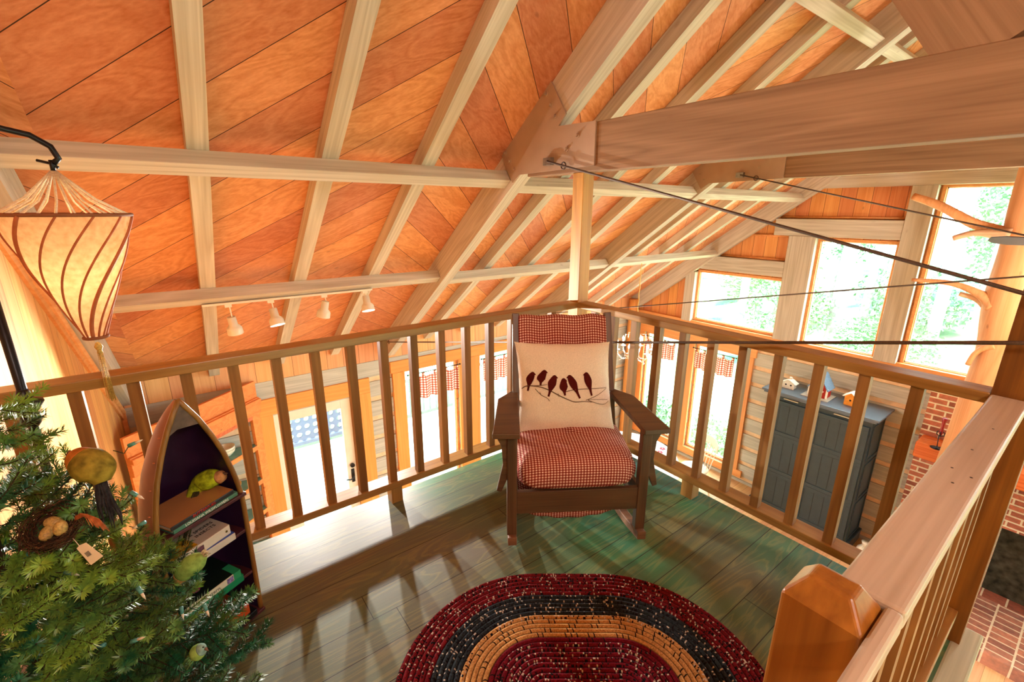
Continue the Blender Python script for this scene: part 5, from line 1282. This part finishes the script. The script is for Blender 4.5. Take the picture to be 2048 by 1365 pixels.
valance('x', 1.46, 2.26, YW-0.05, -0.615, -0.985, 'red gingham valance half hidden by the rocking chair')
valance('x', 2.66, 3.30, YW-0.05, -0.615, -0.985, 'red gingham valance nearest the corner log')
valance('y', 1.33, 2.04, XG-0.05, -0.735, -1.08, 'red gingham valance of the gable window next to the slate cabinet')
valance('y', 2.40, 3.05, XG-0.05, -0.735, -1.08, 'red gingham valance of the gable window behind the chandelier')

# fill lamp added behind the viewer, no fixture is known there
ll = thing('fill_lamp', 'added frosted globe fill lamp behind the viewer, over the loft stair', 'lamp', (-1.75, -3.3, 2.9))
m = MB(); m.cyl((-1.75, -3.3, 2.72), (-1.75, -3.3, 3.28), 0.008, n=8); m.build('rod', MT['iron'], ll)
m = MB(); m.lathe([(0.03, 0.12), (0.09, 0.08), (0.12, 0.0), (0.09, -0.08), (0.02, -0.115)], (-1.75, -3.3, 2.62), 24); m.build('globe', emit('lit frosted fill globe', 'fff2e0', 6.0), ll, smooth=True)
lamp('loft_fill_light', 'POINT', (-1.75, -3.3, 2.46), LOFTFILLP, (1.0, 0.95, 0.9), 0.12)
# ================================================================== outside
m = MB(); m.box(-40, -40, -3.6, 70, 60, -3.45)
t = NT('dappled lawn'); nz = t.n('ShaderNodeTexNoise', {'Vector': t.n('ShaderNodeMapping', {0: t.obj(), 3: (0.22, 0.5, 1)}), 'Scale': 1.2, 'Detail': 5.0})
t.fin(t.ramp(nz.outputs[0], [(0.36, lin('3c6a4c')), (0.50, lin('8fae7c')), (0.62, lin('d8dcb8'))]), 0.9, 0.1)  # pale patches are sun dapples put into the lawn colour
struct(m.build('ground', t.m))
# deck along the eave wall, its railing and a lattice panel
m = MB(); m.box(-4.0, YW+0.25, -2.98, 6.2, 6.8, -2.93); struct(m.build('floor_deck', planks('pale deck boards', 'b8b4a8', '8a867c', ('x', 'y'), 0.14, 0.0, '4a4a44', 0.03, 0.1, 0.06)))  # the boards' own pale tone
dk = thing('deck_railing', 'white deck railing outside the valance windows', 'railing', (2.5, 6.6, -2.93))
wh2 = plain('weathered green grey railing', '6c7c70', 0.7, 0.2, 0.05, 20)
for z in (-2.0, -2.82): timber('rail', (-1.0, 6.6, z), (6.1, 6.6, z), 0.05, 0.07, wh2, dk)
for k in range(46): timber('deck_baluster', (-0.95+0.155*k, 6.6, -2.85), (-0.95+0.155*k, 6.6, -2.0), 0.035, 0.035, wh2, dk, up=(0, 1, 0))
lt = thing('lattice_panel', 'blue grey privacy panel with rows of round holes outside the white door', 'panel', (-0.6, 5.2, -2.93))
m = MB(); n = 0
t = NT('perforated blue grey panel'); q = t.sep(t.obj())
fx = t.m_('SUBTRACT', t.m_('FRACT', t.m_('DIVIDE', q[0], 0.125)), 0.5); fz = t.m_('SUBTRACT', t.m_('FRACT', t.m_('DIVIDE', q[2], 0.125)), 0.5)
hole = t.m_('LESS_THAN', t.m_('ADD', t.m_('MULTIPLY', fx, fx), t.m_('MULTIPLY', fz, fz)), 0.11)
t.fin(lin('56607c'), 0.7, 0.2); tr = t.n('ShaderNodeBsdfTransparent'); mx = t.n('ShaderNodeMixShader', {0: hole, 1: t.p.outputs[0], 2: tr.outputs[0]}); t.t.links.new(mx.outputs[0], t.out.inputs[0])
m.box(-1.8, 5.2, -2.05, 0.8, 5.23, -0.9); m.build('panel', t.m, lt)
m = MB(); m.box(-1.85, 5.17, -2.10, 0.85, 5.26, -2.05); m.box(-1.85, 5.17, -0.9, 0.85, 5.26, -0.82); m.box(-1.9, 5.17, -2.93, -1.82, 5.26, -0.82); m.box(0.8, 5.17, -2.93, 0.88, 5.26, -0.82); m.build('frame', plain('blue grey frame', '56607c', 0.7), lt)
# foliage
LF = [needle_mat('leaves A', '4c7458', '90b07c'), needle_mat('leaves B', '54805f', 'a0ba84')]
bark = plain('pale pine bark', 'a89ca4', 0.9, 0.1, 0.2, 6)
rg = random.Random(11)
def leaf_mesh(n, R_, H_, s):
    m = MB()
    for k in range(n):
        th, ph = rg.uniform(0, 6.283), math.acos(rg.uniform(-1, 1)); r = rg.random()**0.4
        p = Vector((R_*r*math.sin(ph)*math.cos(th), R_*r*math.sin(ph)*math.sin(th), H_*r*math.cos(ph)))
        a = Vector((rg.uniform(-1, 1), rg.uniform(-1, 1), rg.uniform(-1, 1))).normalized(); b = a.orthogonal().normalized(); c = s*rg.uniform(0.5, 1.3)
        m.add([p, p+a*c*0.5+b*c*0.3, p+a*c, p+a*c*0.5-b*c*0.3], [(0, 1, 2, 3)])
    return m
crown_me = leaf_mesh(4200, 2.1, 2.8, 0.2).build('crown', LF[0]); shrub_me = leaf_mesh(2600, 0.9, 0.6, 0.085).build('foliage', LF[1])
def tree(x, y, h, r, label, crown=True, cz=None, cs=1.0):
    t_ = thing('pine_tree', label, 'tree', (x, y, -3.45), 'trees outside the gable')
    m = MB(); m.tube([(x, y, -3.45), (x+0.05, y-0.1, -3.45+h*0.5), (x+rg.uniform(-.3, .3), y+rg.uniform(-.3, .3), -3.45+h)], [r, r*0.85, r*0.55], 14); m.build('trunk', bark, t_, smooth=True)
    if crown:
        o = bpy.data.objects.new('crown', crown_me.data); COL.objects.link(o); o.matrix_world = Matrix.Translation((x, y, cz)) @ Matrix.Rotation(rg.uniform(0, 6), 4, 'Z') @ Matrix.Scale(cs, 4); attach(o, t_)
names = ['thick pale pine trunk nearest the middle gable window', 'slim pine trunk in the left half of the low gable window', 'pine trunk centred in the low gable window',
         'second slim trunk beside it in the low gable window', 'pine trunk at the left of the middle window', 'pale pine trunk behind the cable in the middle window', 'pine trunk in the tall right gable window',
         'slim leaning trunk in the tall right gable window', 'distant trunk beside the peeled post', 'distant trunk at the left edge of the low window', 'far tree behind the middle window', 'far tree behind the low window',
         'far tree behind the tall window', 'leafy tree behind the lower windows']
spots = [(9.5, -0.75, 0.20), (20, 6.5, 0.17), (19, 4.4, 0.26), (22, 4.3, 0.16), (20, 1.6, 0.2), (21, -0.2, 0.2), (17, -3.0, 0.22), (20, -4.9, 0.16), (22, -6.4, 0.2), (17, 7.2, 0.17), (30, 0.8, 0.3), (30, 8, 0.3), (28, -7.5, 0.3), (26, 12, 0.3)]
for k, ((x, y, r), nm) in enumerate(zip(spots, names)): tree(x, y, 14, r, nm, k in (1, 5, 7, 10, 11, 12, 13), 2.0+rg.uniform(-1.5, 2.5), 0.9+0.4*(x > 25))
for k, (x, y, s, nm) in enumerate(((6.1, 1.9, 1.0, 'leafy shrub close outside the gable window next to the slate cabinet'), (6.2, 3.75, 0.8, 'leafy shrub outside the gable window behind the chandelier'), (16.0, 2.0, 1.6, 'round dark bush on the lawn seen through the middle window'),
        (18.5, 6.0, 1.9, 'light bush behind the fire pit'), (24, 3.0, 2.6, 'wide thicket far beyond the low window'), (24, -1.5, 2.6, 'wide thicket far beyond the middle window'), (25, -7.0, 3.0, 'wide thicket far beyond the tall window'), (23, 9.0, 2.8, 'wide thicket far beyond the left window edge'))):
    o = bpy.data.objects.new('shrub', shrub_me.data); COL.objects.link(o); o.matrix_world = Matrix.Translation((x, y, -3.45+0.55*s)) @ Matrix.Rotation(k*1.3, 4, 'Z') @ Matrix.Scale(s, 4); tag(o, nm, 'bush', 'bushes on the lawn')
bpy.data.objects.remove(crown_me); bpy.data.objects.remove(shrub_me)
m = MB(); m.lathe([(0.62, 0), (0.62, 0.38), (0.46, 0.40), (0.44, 0.12), (0.01, 0.1)], (13.5, 4.6, -3.45), 8); tag(m.build('fire_pit', plain('pale stone', 'a8a8a8', 0.9, 0.1, 0.1, 5)), 'octagonal pale stone fire pit on the lawn beyond the low window', 'fire pit')
ad = thing('garden_chair', 'blue grey garden chair beside the fire pit on the lawn', 'chair', (13.0, 3.4, -3.45)); am = plain('blue grey chair paint', '5c6c84', 0.7, 0.2)
timber('back', (13.1, 3.4, -3.1), (13.35, 3.4, -2.45), 0.55, 0.03, am, ad, up=(1, 0, 0)); timber('seat', (12.65, 3.4, -3.05), (13.15, 3.4, -3.15), 0.55, 0.03, am, ad)
for s in (-1, 1):
    timber('armrest', (12.65, 3.4+0.31*s, -2.88), (13.25, 3.4+0.31*s, -2.88), 0.10, 0.025, am, ad); timber('leg', (12.75, 3.4+0.31*s, -3.45), (12.75, 3.4+0.31*s, -2.9), 0.04, 0.08, am, ad, up=(1, 0, 0))
    timber('leg', (13.25, 3.4+0.31*s, -3.45), (13.2, 3.4+0.31*s, -2.9), 0.04, 0.08, am, ad, up=(1, 0, 0))
lamp('shade_bulb', 'POINT', (SC.x, SC.y, 1.335), 3.2, (1.0, 0.78, 0.55), 0.03)
